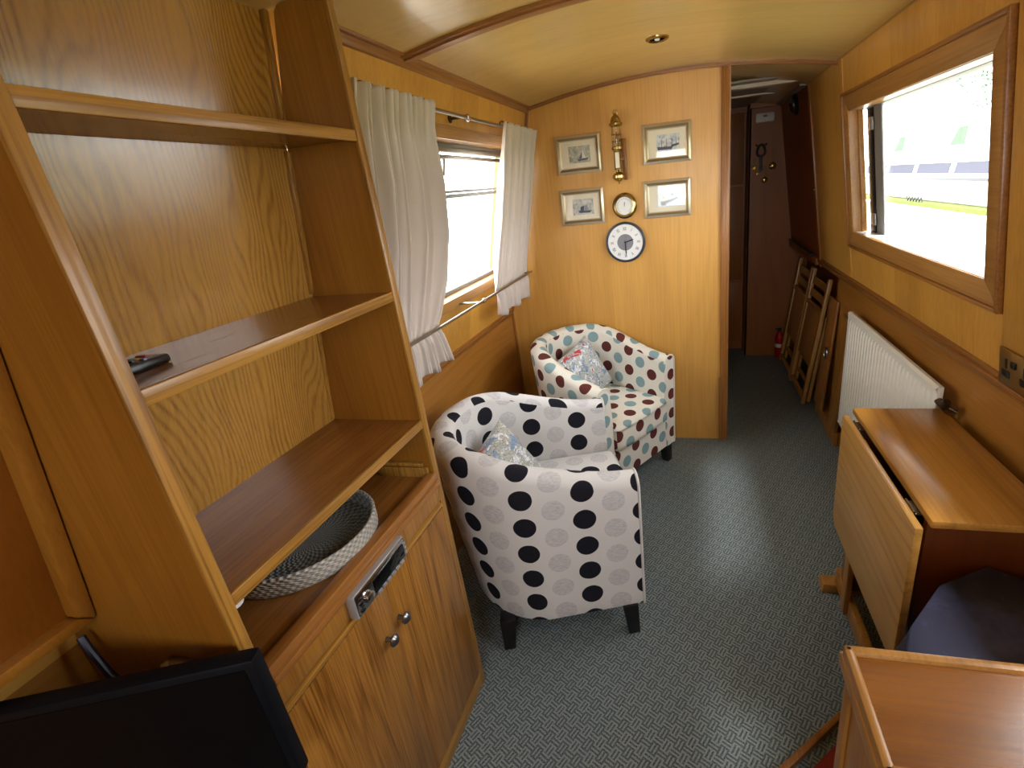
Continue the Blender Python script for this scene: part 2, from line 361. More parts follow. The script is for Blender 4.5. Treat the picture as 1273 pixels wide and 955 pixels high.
# bulkhead with arched top
def crosspoly(x0, x1, y, z0=0):
    n = 14; return [(x0, y, z0), (x1, y, z0)]+[(x1+(x0-x1)*i/n, y, arch(x1+(x0-x1)*i/n)+.01) for i in range(n+1)]
b = bm_new(); P = crosspoly(-.80, .19, 2.675, 0); P[0] = (-1.05, 2.675, 0); P.append((-1.055, 2.675, .80)); 
prism(b, P, (0, .03, 0)); struct('wall_back', b, 'wall_veneer_back')
b = bm_new(); box(b, (.149, 2.660, 0), (.186, 2.675, 1.962), .003); box(b, (.186, 2.663, 0), (.192, 2.71, 1.962)); box(b, (.143, 2.655, 0), (.155, 2.665, .40), .003); struct('trim_1', b, 'trim_z')   # door post
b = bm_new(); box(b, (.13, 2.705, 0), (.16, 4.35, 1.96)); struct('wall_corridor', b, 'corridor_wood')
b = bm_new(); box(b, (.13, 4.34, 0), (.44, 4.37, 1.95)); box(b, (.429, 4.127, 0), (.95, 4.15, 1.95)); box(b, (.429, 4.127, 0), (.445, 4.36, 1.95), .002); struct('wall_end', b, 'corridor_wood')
# cupboard door left of the end wall
t = thing('corridor_cupboard', 'brown cupboard with upper and lower doors at the far left of the corridor end', 'cupboard', (.30, 4.32, 0))
b = bm_new(); box(b, (.17, 4.325, .0), (.425, 4.339, 1.93)); obj('cupboard_frame', b, 'corridor_wood', t)
b = bm_new(); box(b, (.18, 4.312, .08), (.41, 4.325, .60), .003); obj('door', b, 'corridor_wood', t)
b = bm_new(); box(b, (.18, 4.312, .62), (.41, 4.325, 1.37), .003); obj('door', b, 'corridor_wood', t)
b = bm_new(); box(b, (.18, 4.312, 1.39), (.41, 4.325, 1.90), .003); obj('door', b, 'corridor_wood', t)
# rear wall behind the camera with an open doorway
b = bm_new(); box(b, (-1.12, -1.3, 0), (-.40, -1.26, 2)); box(b, (.50, -1.3, 0), (1.0, -1.26, 2)); box(b, (-.40, -1.3, 1.80), (.50, -1.26, 2)); box(b, (-.40, -1.3, 0), (.50, -1.26, 1.15)); struct('wall_front', b, 'wall_veneer_back')
# arched trims on the ceiling
def archtrim(name, y, x0, x1, w, h, mat='trim_x'):
    b = bm_new(); n = 20; xs = [x0+(x1-x0)*i/n for i in range(n+1)]
    for (yy0, yy1, hh) in ((y-w/2, y+w/2, h), (y-w/4, y+w/4, h*1.6)):
        vs = [[b.verts.new((x, yy, arch(x)+dz)) for (yy, dz) in ((yy0, .004), (yy0, -hh), (yy1, -hh), (yy1, .004))] for x in xs]
        for A, B in zip(vs, vs[1:]):
            for k in range(4): b.faces.new([A[k], A[(k+1) % 4], B[(k+1) % 4], B[k]])
        b.faces.new(vs[0]); b.faces.new(vs[-1][::-1])
    return struct(name, b, mat)
archtrim('trim_2', 1.495, -.80, .66, .062, .009)
archtrim('trim_3', 2.662, -.82, .65, .022, .010)
b = bm_new()   # cornices
def ystrip(b, F, y0, y1, za, zb, d0, d1, s, bev=.002):
    hull8(b, [(F(za)-s*d0, y0, za), (F(za)-s*d0, y1, za), (F(za)-s*d1, y1, za), (F(za)-s*d1, y0, za), (F(zb)-s*d0, y0, zb), (F(zb)-s*d0, y1, zb), (F(zb)-s*d1, y1, zb), (F(zb)-s*d1, y0, zb)], bev)
ystrip(b, LX, 1.031, 2.66, 1.872, 1.902, -.004, .012, -1); ystrip(b, LX, 1.031, 2.66, 1.893, 1.905, -.004, .024, -1); struct('trim_4', b, 'trim_y')
b = bm_new(); ystrip(b, RX, -1.25, 3.22, 1.905, 1.925, -.004, .010, 1); ystrip(b, RX, -1.25, 3.22, 1.912, 1.935, -.004, .022, 1); struct('trim_5', b, 'trim_y')
# gunwale trims
b = bm_new(); ystrip(b, LX, 1.04, 2.67, .818, .858, -.03, .006, -1, .004); ystrip(b, LX, 1.04, 2.67, .832, .846, -.02, .014, -1, .004); struct('trim_6', b, 'trim_y')
b = bm_new(); ystrip(b, RX, -1.25, 3.25, .905, .95, -.05, .007, 1, .004); ystrip(b, RX, -1.25, 3.25, .918, .936, -.02, .016, 1, .004); struct('trim_7', b, 'trim_y')
# corner bead left of the bulkhead, wall joint strips
b = bm_new(); hull8(b, [(LX(.85)-.004, 2.655, .85), (LX(.85)+.012, 2.655, .85), (LX(.85)+.012, 2.674, .85), (LX(.85)-.004, 2.674, .85), (LX(1.88)-.004, 2.655, 1.88), (LX(1.88)+.012, 2.655, 1.88), (LX(1.88)+.012, 2.674, 1.88), (LX(1.88)-.004, 2.674, 1.88)])
struct('trim_8', b, 'trim_z')
b = bm_new(); box(b, (-1.052, 2.662, 0), (-1.038, 2.676, .83)); struct('trim_9', b, 'trim_z')
# veneer joint lines on right wall: thin raised panel nearer than y=1.348, post at corridor start
b = bm_new(); hull8(b, [(RX(.95)-.006, 1.05, .95), (RX(.95)-.006, 1.345, .95), (RX(.95)+.01, 1.345, .95), (RX(.95)+.01, 1.05, .95), (RX(1.91)-.006, 1.05, 1.91), (RX(1.91)-.006, 1.345, 1.91), (RX(1.91)+.01, 1.345, 1.91), (RX(1.91)+.01, 1.05, 1.91)], .002)
struct('trim_10', b, 'wall_veneer_side')
b = bm_new(); hull8(b, [(RX(.90)-.012, 3.20, .90), (RX(.90)-.012, 3.24, .90), (RX(.90)+.01, 3.24, .90), (RX(.90)+.01, 3.20, .90), (RX(1.93)-.012, 3.20, 1.93), (RX(1.93)-.012, 3.24, 1.93), (RX(1.93)+.01, 3.24, 1.93), (RX(1.93)+.01, 3.20, 1.93)], .003)
struct('trim_11', b, 'trim_z')
b = bm_new(); hull8(b, [(RX(.95)-.0035, 2.60, .95), (RX(.95)-.0035, 3.20, .95), (RX(.95)+.01, 3.20, .95), (RX(.95)+.01, 2.60, .95), (RX(1.91)-.0035, 2.60, 1.91), (RX(1.91)-.0035, 3.20, 1.91), (RX(1.91)+.01, 3.20, 1.91), (RX(1.91)+.01, 2.60, 1.91)])
struct('trim_12', b, 'wall_veneer_side')
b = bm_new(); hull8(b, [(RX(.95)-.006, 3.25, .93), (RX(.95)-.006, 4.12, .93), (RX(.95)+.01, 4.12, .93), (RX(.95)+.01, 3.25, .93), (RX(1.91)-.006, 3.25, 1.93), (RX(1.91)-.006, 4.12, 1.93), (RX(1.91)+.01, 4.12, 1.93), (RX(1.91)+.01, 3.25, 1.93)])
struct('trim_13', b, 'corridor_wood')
# corridor ceiling lining and beams
b = bm_new(); box(b, (.16, 3.1, 1.935), (.70, 4.35, 1.945)); struct('trim_14', b, 'grey_corridor')
b = bm_new(); box(b, (.16, 3.18, 1.915), (.66, 3.24, 1.94), .003); struct('trim_15', b, 'cream_beam')
b = bm_new(); box(b, (.16, 3.62, 1.925), (.64, 3.66, 1.94), .003); struct('trim_16', b, 'cream_beam')
b = bm_new(); box(b, (.43, 4.10, 1.90), (.68, 4.128, 1.94), .003); box(b, (.17, 4.30, 1.90), (.43, 4.33, 1.94)); struct('trim_17', b, 'corridor_wood')
b = bm_new(); hull8(b, [(.60, 3.26, 1.90), (.60, 4.12, 1.90), (.66, 4.12, 1.90), (.66, 3.26, 1.90), (.60, 3.26, 1.94), (.60, 4.12, 1.94), (.66, 4.12, 1.94), (.66, 3.26, 1.94)]); struct('trim_18', b, 'grey_corridor')
# plinth on the right
b = bm_new(); box(b, (.757, 2.61, 0), (.80, 3.06, .085), .003); struct('baseboard_right', b, 'case_door')
# ---------------------------------------------------------------- left window
def frame_on(b, F, y0, y1, z0, z1, w, d0, d1, s, wt=None, mitre=True, bev=.002):
    """mitred frame around opening y0..y1,z0..z1 of width w on sloped wall"""
    wt = wt or w
    def P(y, z, d): return (F(z)-s*d, y, z)
    o = [(y0-w, z0-w), (y1+w, z0-w), (y1+w, z1+wt), (y0-w, z1+wt)]; i = [(y0, z0), (y1, z0), (y1, z1), (y0, z1)]
    for k in range(4):
        q = [o[k], o[(k+1) % 4], i[(k+1) % 4], i[k]]
        hull8(b, [P(*p, d0) for p in q]+[P(*p, d1) for p in q], bev)
def window_base(n): 
    o = bpy.data.objects.new('window_%d' % n, None); COL.objects.link(o); ROOTLOC[o.name] = (0, 0, 0); o['kind'] = 'structure'; return o
w1 = window_base(1); y0, y1, z0, z1 = HL
b = bm_new(); frame_on(b, LX, y0, y1, z0, z1, .045, -.004, .014, -1); obj('window_surround', b, 'frame_y', w1)
b = bm_new()
for (a, c, za, zb) in ((y0, y1, z0-.010, z0+.002), (y0, y1, z1-.002, z1+.010), (y0-.010, y0+.002, z0, z1), (y1-.002, y1+.010, z0, z1)): ystrip(b, LX, a, c, za, zb, -.10, .004, -1, 0)
obj('window_lining', b, 'frame_y', w1)
b = bm_new(); zt = 1.525
def bar(b, F, ya, yb, za, zb, d0, d1, s, bev=.003): ystrip(b, F, ya, yb, za, zb, d0, d1, s, bev)
bar(b, LX, y0, y1, z1-.018, z1, -.075, -.045, -1); bar(b, LX, y0, y1, z0, z0+.02, -.075, -.045, -1)
bar(b, LX, y0, y0+.02, z0, z1, -.075, -.045, -1); bar(b, LX, y1-.02, y1, z0, z1, -.075, -.045, -1)
bar(b, LX, y0, y1, zt-.024, zt-.008, -.070, -.040, -1); bar(b, LX, y0, y1, zt-.004, zt+.006, -.066, -.030, -1)
obj('window_frame', b, 'backlit_frame', w1)  # grey colour carries the backlit darkening of pale metal bars
b = bm_new(); bar(b, LX, y0+.02, y1-.02, z1-.034, z1-.018, -.06, -.03, -1); bar(b, LX, y0+.02, y1-.02, z1-.055, z1-.040, -.066, -.046, -1); bar(b, LX, 1.86, 1.876, zt+.06, z1-.04, -.066, -.05, -1)
hull8(b, [(LX(1.55)-.05, y1-.10, 1.53), (LX(1.55)-.05, y1-.02, 1.53), (LX(1.55)-.04, y1-.02, 1.53), (LX(1.55)-.04, y1-.10, 1.53), (LX(1.6)-.05, y1-.03, 1.60), (LX(1.6)-.05, y1-.02, 1.60), (LX(1.6)-.04, y1-.02, 1.60), (LX(1.6)-.04, y1-.03, 1.60)])
obj('hopper_stay', b, 'steel', w1)
b = bm_new(); bar(b, LX, y0+.015, y1-.015, z0+.015, z1-.015, -.062, -.058, -1, 0); obj('pane', b, 'glass', w1)
# ---------------------------------------------------------------- right window
w2 = window_base(2); y0, y1, z0, z1 = HR
b = bm_new(); frame_on(b, RX, y0, y1, z0, z1, .062, -.004, .010, 1); obj('window_surround', b, 'frame_y', w2)
b = bm_new(); frame_on(b, RX, y0-.062, y1+.062, z0-.062, z1+.062, .012, -.004, .018, 1, bev=.003); obj('window_bead', b, 'trim_y', w2)
b = bm_new()
for (a, c, za, zb) in ((y0, y1, z0-.010, z0+.002), (y0, y1, z1-.002, z1+.010), (y0-.010, y0+.002, z0, z1), (y1-.002, y1+.010, z0, z1)): ystrip(b, RX, a, c, za, zb, -.045, .006, 1, 0)
ystrip(b, RX, y1-.020, y1-.002, z0, z1, -.045, -.025, 1)
obj('window_lining', b, 'frame_y', w2)
b = bm_new(); ystrip(b, RX, y0, y1, z0-.010, z0+.0035, -.12, -.003, 1, 0); obj('sill', b, 'white_paint', w2)  # white colour stands in for daylight overexposing this ledge
b = bm_new(); bar(b, RX, y1-.19, y1-.10, z0, z1, -.066, -.058, 1); bar(b, RX, y0, y1, z1-.004, z1+.012, -.10, -.046, 1); obj('window_frame', b, 'backlit_frame', w2)
b = bm_new(); bar(b, RX, y1-.10, y1-.03, z0, z1, -.070, -.055, 1); obj('hatch_edge', b, 'tv_case', w2)
for zz in (1.215, 1.60):
    b = bm_new(); bar(b, RX, y1-.11, y1-.055, zz, zz+.05, -.055, -.050, 1, .002); tube(b, [(RX(zz)+.048, y1-.10, zz), (RX(zz+.05)+.048, y1-.10, zz+.05)], .005); obj('hinge', b, 'steel', w2)
b = bm_new(); bar(b, RX, y0, y1-.10, z0, z1, -.075, -.072, 1, 0); obj('pane', b, 'glass', w2)
w3 = window_base(3); y0, y1, z0, z1 = HN
b = bm_new(); frame_on(b, RX, y0, y1, z0, z1, .06, -.004, .010, 1); obj('window_surround', b, 'frame_y', w3)
b = bm_new(); bar(b, RX, y0, y1, z0, z1, -.075, -.072, 1, 0); obj('pane', b, 'glass', w3)
# ================================================================ BOOKCASE
BX = -.688; ya, yb = .413, 1.030
bk = thing('bookcase', 'tall built-in oak bookcase with three open shelves above a two-door cupboard', 'bookcase', (-.85, .72, 0))
BB = lambda z: -.833 - .14*(1.89-z) if z > .82 else -.97     # back panel face
for (p, q) in ((ya, ya+.020), (yb-.020, yb)):
    b = bm_new(); pts = [(BX-.004, p, 0), (BX-.004, p, arch(BX)-.002)]+[(x, p, arch(x)-.002) for x in (-.75, -.80)]+[(LX(z)+.002, p, z) for z in (1.885, .85)]+[(-1.045, p, .83), (-1.045, p, 0)]
    prism(b, pts, (0, q-p, 0)); o = obj('side_panel', b, 'case_z', bk); 
    b = bm_new(); box(b, (BX-.004, p-.001, 0), (BX+.004, q+.001, arch(BX)-.003), .002); subpart('edge_lipping', b, 'case_edge_z', o, bk)
b = bm_new(); hull8(b, [(BB(.815), ya+.02, .815), (BB(.815), yb-.02, .815), (BB(.815)-.008, yb-.02, .815), (BB(.815)-.008, ya+.02, .815), (BB(1.9), ya+.02, 1.905), (BB(1.9), yb-.02, 1.905), (BB(1.9)-.008, yb-.02, 1.905), (BB(1.9)-.008, ya+.02, 1.905)])
obj('back_panel', b, 'case_back', bk)
b = bm_new()
for za, zb in ((.975, 1.29), (1.315, 1.632), (1.66, 1.89)):
    hull8(b, [(BB(za), yb-.032, za), (BB(za), yb-.020, za), (BB(za)+.014, yb-.020, za), (BB(za)+.014, yb-.032, za), (BB(zb), yb-.032, zb), (BB(zb), yb-.020, zb), (BB(zb)+.014, yb-.020, zb), (BB(zb)+.014, yb-.032, zb)], .002)
obj('corner_beading', b, 'case_edge_z', bk)
for z in (1.655, 1.308, .970):
    b = bm_new(); hull8(b, [(BB(z)+.001, ya+.021, z-.018), (BB(z)+.001, yb-.021, z-.018), (BX-.006, yb-.021, z-.018), (BX-.006, ya+.021, z-.018), (BB(z)+.001, ya+.021, z), (BB(z)+.001, yb-.021, z), (BX-.006, yb-.021, z), (BX-.006, ya+.021, z)])
    o = obj('shelf', b, 'case_shelf', bk)
    b = bm_new(); box(b, (BX-.006, ya+.021, z-.022), (BX+.002, yb-.021, z+.001), .002); subpart('edge_lipping', b, 'case_edge_y', o, bk)
b = bm_new(); box(b, (-1.04, ya+.021, .785), (BX-.006, yb-.021, .803)); o = obj('countertop', b, 'case_shelf', bk)
b = bm_new(); box(b, (BX-.018, ya+.021, .785), (BX+.012, yb-.021, .815), .005); box(b, (BX-.004, ya+.021, .775), (BX+.016, yb-.021, .792), .004); subpart('edge_moulding', b, 'trim_y', o, bk)
b = bm_new(); box(b, (BX-.16, yb-.032, .80), (BX-.01, yb-.021, .832), .003); box(b, (-.965, yb-.032, .835), (BX-.02, yb-.021, .845), .002); obj('cleat', b, 'case_edge_z', bk)
b = bm_new(); box(b, (BX-.04, ya+.021, .803), (BX-.012, ya+.030, .832), .003); obj('cleat', b, 'case_edge_z', bk)
b = bm_new(); box(b, (BX-.02, ya+.021, .715), (BX, yb-.021, .775)); o = obj('fascia', b, 'case_edge_y', bk)
b = bm_new(); box(b, (BX-.004, ya+.025, .727), (BX+.007, yb-.025, .770), .002); subpart('fascia_panel', b, 'box_side', o, bk)
b = bm_new(); box(b, (BX-.02, ya+.021, .705), (BX+.008, yb-.021, .717), .003); subpart('fascia_bead', b, 'case_edge_y', o, bk)
b = bm_new(); box(b, (BX-.02, ya+.021, 0), (BX+.002, yb-.005, .055), .003); obj('plinth_board', b, 'case_edge_y', bk)
mid = .728
for i, (p, q) in enumerate(((ya+.022, mid-.003), (mid+.003, yb-.022))):
    b = bm_new(); box(b, (BX-.016, p, .06), (BX+.005, q, .700), .003); o = obj('door', b, 'case_door', bk)
    ky, kz = (mid-.041, .583) if i == 0 else (mid+.012, .592)
    b = bm_new(); lathe(b, [(.006, 0), (.005, .012), (.005, .016), (.013, .019), (.014, .023), (.010, .028), (.004, .031), (0, .031)], (BX+.004, ky, kz), (1, 0, 0), 20); subpart('knob', b, 'knob_metal', o, bk)
b = bm_new(); box(b, (BX+.001, mid-.003, .06), (BX+.003, mid+.003, .70)); obj('door_gap_strip', b, 'trim_z', bk)
b = bm_new(); lathe(b, [(.0, 0), (.018, .001), (.02, .01), (.014, .022), (0, .024)], (BX-.03, ya+.036, .930), (0, 0, 1), 16); obj('shelf_clip', b, 'white_paint', bk)
# car radio
RY0, RY1, RZ0, RZ1 = .612, .797, .724, .782
rd = thing('car_radio', 'silver car stereo set into the fascia above the bookcase cupboard doors', 'radio', (BX+.007, .705, .753))
b = bm_new(); box(b, (BX+.0075, RY0, RZ0), (BX+.028, RY1, RZ1), .004); obj('housing', b, 'silver_plastic', rd)
b = bm_new(); box(b, (BX+.026, RY0+.004, RZ0+.004), (BX+.030, RY1-.003, RZ1-.003), .003); obj('faceplate', b, 'chrome', rd)
b = bm_new(); box(b, (BX+.026, RY0+.06, RZ0+.012), (BX+.0325, RY1-.012, RZ1-.014), .001); obj('display', b, 'black_gloss', rd)
b = bm_new(); lathe(b, [(.013, 0), (.012, .009), (.008, .011), (0, .011)], (BX+.030, RY0+.037, RZ0+.027), (1, 0, 0), 20); obj('volume_knob', b, 'chrome', rd)
for k in range(6):
    b = bm_new(); box(b, (BX+.028, RY0+.066+k*.017, RZ0+.004), (BX+.034, RY0+.078+k*.017, RZ0+.010), .001); obj('preset_button', b, 'silver_plastic', rd)
for k in range(3):
    b = bm_new(); box(b, (BX+.029, RY1-.012, RZ0+.015+k*.012), (BX+.034, RY1-.005, RZ0+.023+k*.012), .001); obj('side_button', b, 'silver_plastic', rd)
for k in range(4):
    b = bm_new(); box(b, (BX+.029, RY0+.010+.004*(k % 2), RZ0+.010+k*.009), (BX+.033, RY0+.020, RZ0+.015+k*.009), .001); obj('menu_button', b, 'black_plastic', rd)
# basket
bs = thing('basket_tray', 'round grey woven seagrass tray standing on the bookcase counter', 'basket', (-.857, .722, .8035))
b = bm_new(); R0 = .158
prof = [(0, .002), (R0-.012, .002)]
for k in range(5): prof += [(R0-.012+.001*k, .004+.0085*k), (R0-.009+.001*k, .008+.0085*k)]
lathe(b, [(0, 0), (R0-.004, 0), (R0, .003), (R0+.001, .012), (R0+.001, .024), (R0, .040), (R0-.006, .040), (R0-.007, .02), (R0-.010, .009), (R0*.5, .008), (0, .008)], seg=72)
for f in b.faces:
    c = f.calc_center_median()
    f.material_index = 0 if math.hypot(c.x, c.y) > R0-.004 else 1
obj('woven_body', b, ['basket_rim', 'basket_weave'], bs, local=True, angle=60)
b = bm_new(); tube(b, [((R0-.003)*math.cos(a), (R0-.003)*math.sin(a), .040) for a in [2*PI*k/72 for k in range(72)]], .0045, 8, closed=True); obj('rim', b, 'basket_rim', bs, local=True)
# remote on the middle shelf
rc = thing('remote_control', 'black remote control with coloured buttons at the left end of the middle shelf', 'remote', (-.795, .498, 1.3085), math.radians(6))
b = bm_new(); hull8(b, [(-.024, -.056, 0), (.024, -.056, 0), (.024, .05, 0), (-.024, .05, 0), (-.024, -.056, .017), (.024, -.056, .017), (.022, .05, .013), (-.022, .05, .013)], .004); obj('casing', b, 'black_plastic', rc, local=True)
for k, cname in enumerate(('9a2a2a', '3d8a6a', 'c9b75a', '6d78a8')):
    plain('button_'+cname, cname, .5); b = bm_new(); box(b, (-.020+k*.0105, .012, .012), (-.012+k*.0105, .018, .0165), .001); obj('button', b, 'button_'+cname, rc, local=True)
for j in range(5):
    for k in range(3):
        b = bm_new(); box(b, (-.016+k*.012, -.048+j*.0115, .014), (-.008+k*.012, -.042+j*.0115, .0185), .001); obj('button', b, 'dark_metal', rc, local=True)
b = bm_new(); box(b, (-.016, .030, .012), (.002, .036, .0158), .001); obj('button', b, 'button_9a2a2a', rc, local=True)
# ================================================================ framed window panel, television, cable (far left)
fp = thing('framed_wall_panel', 'framed wooden panel on the left wall just before the bookcase', 'panel', (-1.0, .1, .9))
b = bm_new(); frame_on(b, LX, -.45, .388, .937, 1.60, .024, .001, .076, -1, bev=.006); obj('panel_frame', b, 'case_z', fp)
b = bm_new(); ystrip(b, LX, -.452, .390, .935, 1.602, .001, .052, -1, 0); obj('panel_board', b, 'case_dark', fp)
tv = thing('television', 'black flat screen television at the lower left, beside the bookcase cupboard', 'television', (-.83, .30, .50), 0)
td = Vector((.925, .380, 0)); tn = Vector((.380, -.925, 0)); TC = Vector((-.629, .389, .90))
def tvp(s, dpt, z): p = TC - td*s - tn*dpt; return (p.x, p.y, z)
def tvbox(b, s0, s1, d0, d1, za, zb, bev=0):
    hull8(b, [tvp(s0, d0, za), tvp(s1, d0, za), tvp(s1, d1, za), tvp(s0, d1, za), tvp(s0, d0, zb), tvp(s1, d0, zb), tvp(s1, d1, zb), tvp(s0, d1, zb)], bev)
b = bm_new(); tvbox(b, 0, .415, 0, .028, .635, .90, .006); obj('casing', b, 'tv_case', tv)
b = bm_new(); tvbox(b, .014, .401, -.001, .004, .660, .886); obj('screen', b, 'lcd_black', tv)
b = bm_new(); tvbox(b, .12, .28, .026, .040, .70, .84, .006); obj('rear_housing', b, 'black_plastic', tv)
br = thing('television_bracket', 'small metal bracket on the bookcase side panel above the television', 'bracket', (-.80, .405, .84))
b = bm_new(); box(b, (-.835, .398, .835), (-.785, .412, .85), .003); obj('plate', b, 'steel', br)
b = bm_new(); tube(b, [(-.83, .400, .845), (-.815, .385, .835), (-.80, .372, .81), (-.80, .37, .78)], [.008, .009, .008, .006], 10); obj('arm', b, 'steel', br)
b = bm_new(); pts = [(-.985, .395, .885), (-.975, .392, .86), (-.955, .39, .81), (-.92, .39, .775), (-.87, .392, .765), (-.83, .385, .75)]
tube(b, pts, .006, 10); single('cable', b, 'blue_cable', 'dark blue cable hanging under the framed panel behind the television', 'cable', (-.96, .39, .77))
# ================================================================ curtains
def curtain(name, prof, npl, label, phase, seedv):
    """prof rows: (z, y_left, y_right, offset from wall, pleat amplitude)"""
    b = bm_new(); NS, NR = 150, 60; rnd = random.Random(seedv); jit = [rnd.uniform(-.25, .25) for _ in range(40)]
    def interp(t):
        f = t*(len(prof)-1); i = min(int(f), len(prof)-2); q = f-i; q = q*q*(3-2*q) if False else q
        return [prof[i][k]*(1-q)+prof[i+1][k]*q for k in range(5)]
    grid = []
    for r in range(NR+1):
        z, yl, yr, off, amp = interp(r/NR); row = []
        for s in range(NS+1):
            u = s/NS; uu = u+.012*math.sin(5*u+3*r/NR+phase)
            ph = 2*PI*npl*uu+phase+.5*math.sin(2.2*r/NR+u*4)
            d = amp*(math.sin(ph)+.30*math.sin(2.0*ph+1.0+r*.02)+.25*math.sin(.47*ph+2))+.004*math.sin(3.1*ph+r*.05)*(1 if r > 8 else 1.6)
            y = yl+(yr-yl)*u + .35*amp*math.cos(ph)
            zz = z+(.012*math.sin(ph*.5+1) if r == NR else 0)
            row.append(b.verts.new((LX(z)+off+d, y, zz)))
        grid.append(row)
    for A, B in zip(grid, grid[1:]):
        for k in range(NS): b.faces.new([A[k], A[k+1], B[k+1], B[k]])
    loc = (LX(1.3)+.07, (prof[0][1]+prof[0][2])/2, .92)
    t = thing(name, label, 'curtain', loc)
    o = obj('drape', b, 'curtain_fabric', t, angle=80); md = o.modifiers.new('thickness', 'SOLIDIFY'); md.thickness = .0018
    return t
CL = [(1.782, 1.13, 1.550, .078, .008), (1.70, 1.13, 1.555, .076, .013), (1.55, 1.13, 1.59, .080, .030), (1.38, 1.13, 1.635, .080, .032), (1.22, 1.14, 1.625, .078, .026), (1.10, 1.18, 1.575, .084, .012), (1.070, 1.20, 1.555, .086, .006), (1.03, 1.19, 1.575, .100, .010), (.915, 1.15, 1.645, .108, .014)]
CR = [(1.782, 2.15, 2.595, .078, .007), (1.70, 2.155, 2.595, .074, .011), (1.55, 2.16, 2.595, .074, .020), (1.38, 2.16, 2.60, .074, .022), (1.22, 2.15, 2.61, .074, .018), (1.10, 2.14, 2.615, .082, .010), (1.070, 2.13, 2.62, .084, .005), (1.03, 2.14, 2.625, .100, .010), (.935, 2.16, 2.64, .108, .014)]
curtain('curtain', CL, 7, 'wide cream curtain beside the bookcase, left of the window', .4, 3)
curtain('curtain', CR, 5, 'narrower cream curtain in the far corner of the window, beside the panelled end wall', 1.7, 5)
rx, rz = -.780, 1.768
t = thing('curtain_rod', 'upper metal curtain rod above the left window', 'curtain rod', (rx, 1.9, rz))
b = bm_new(); tube(b, [(rx, 1.12, rz), (rx, 2.63, rz)], .0065, 12); obj('rod', b, 'steel', t)
for yy in (1.20, 1.80, 2.585):
    b = bm_new(); tube(b, [(LX(rz)+.002, yy, rz), (rx-.006, yy, rz)], .005, 8); lathe(b, [(.014, 0), (.014, .004), (.006, .006)], (LX(rz)+.001, yy, rz), (1, 0, 0), 16); obj('bracket', b, 'bronze', t)
b = bm_new(); lathe(b, [(0, -.014), (.010, -.011), (.0135, 0), (.010, .011), (0, .014)], (rx, 1.83, rz), (0, 1, 0), 16); obj('joint', b, 'chrome', t)
b = bm_new(); lathe(b, [(0, 0), (.011, .004), (.014, .014), (.008, .022), (.008, .028)], (rx, 1.175, rz), (0, 1, 0), 16); obj('finial', b, 'bronze', t)
for yy in [1.21, 1.245, 1.29, 1.33, 1.365, 1.41, 1.44, 1.475, 1.51, 2.19, 2.25, 2.31, 2.38, 2.44, 2.51, 2.56]:
    b = bm_new(); tube(b, [(rx+.0095*math.cos(a), yy+.002*math.sin(a*2), rz+.0105+.0105*math.sin(a)) for a in [2*PI*k/16 for k in range(16)]], .003, 6, closed=True); obj('ring', b, 'bronze', t)
rx2, rz2 = -.880, 1.072
t = thing('curtain_tie_rod', 'lower metal rod holding the curtains back below the left window', 'curtain rod', (rx2, 1.9, rz2))
b = bm_new(); tube(b, [(rx2, 1.12, rz2), (rx2, 2.63, rz2)], .0055, 12); obj('rod', b, 'steel', t)
for yy in (1.16, 1.90, 2.60):
    b = bm_new(); tube(b, [(LX(rz2)+.002, yy, rz2), (rx2-.005, yy, rz2)], .005, 8); lathe(b, [(.016, 0), (.016, .004), (.006, .007)], (LX(rz2)+.001, yy, rz2), (1, 0, 0), 16); obj('bracket', b, 'steel', t)
b = bm_new(); lathe(b, [(0, -.012), (.009, -.01), (.011, 0), (.009, .01), (0, .012)], (rx2, 1.935, rz2), (0, 1, 0), 16); obj('joint', b, 'chrome', t)
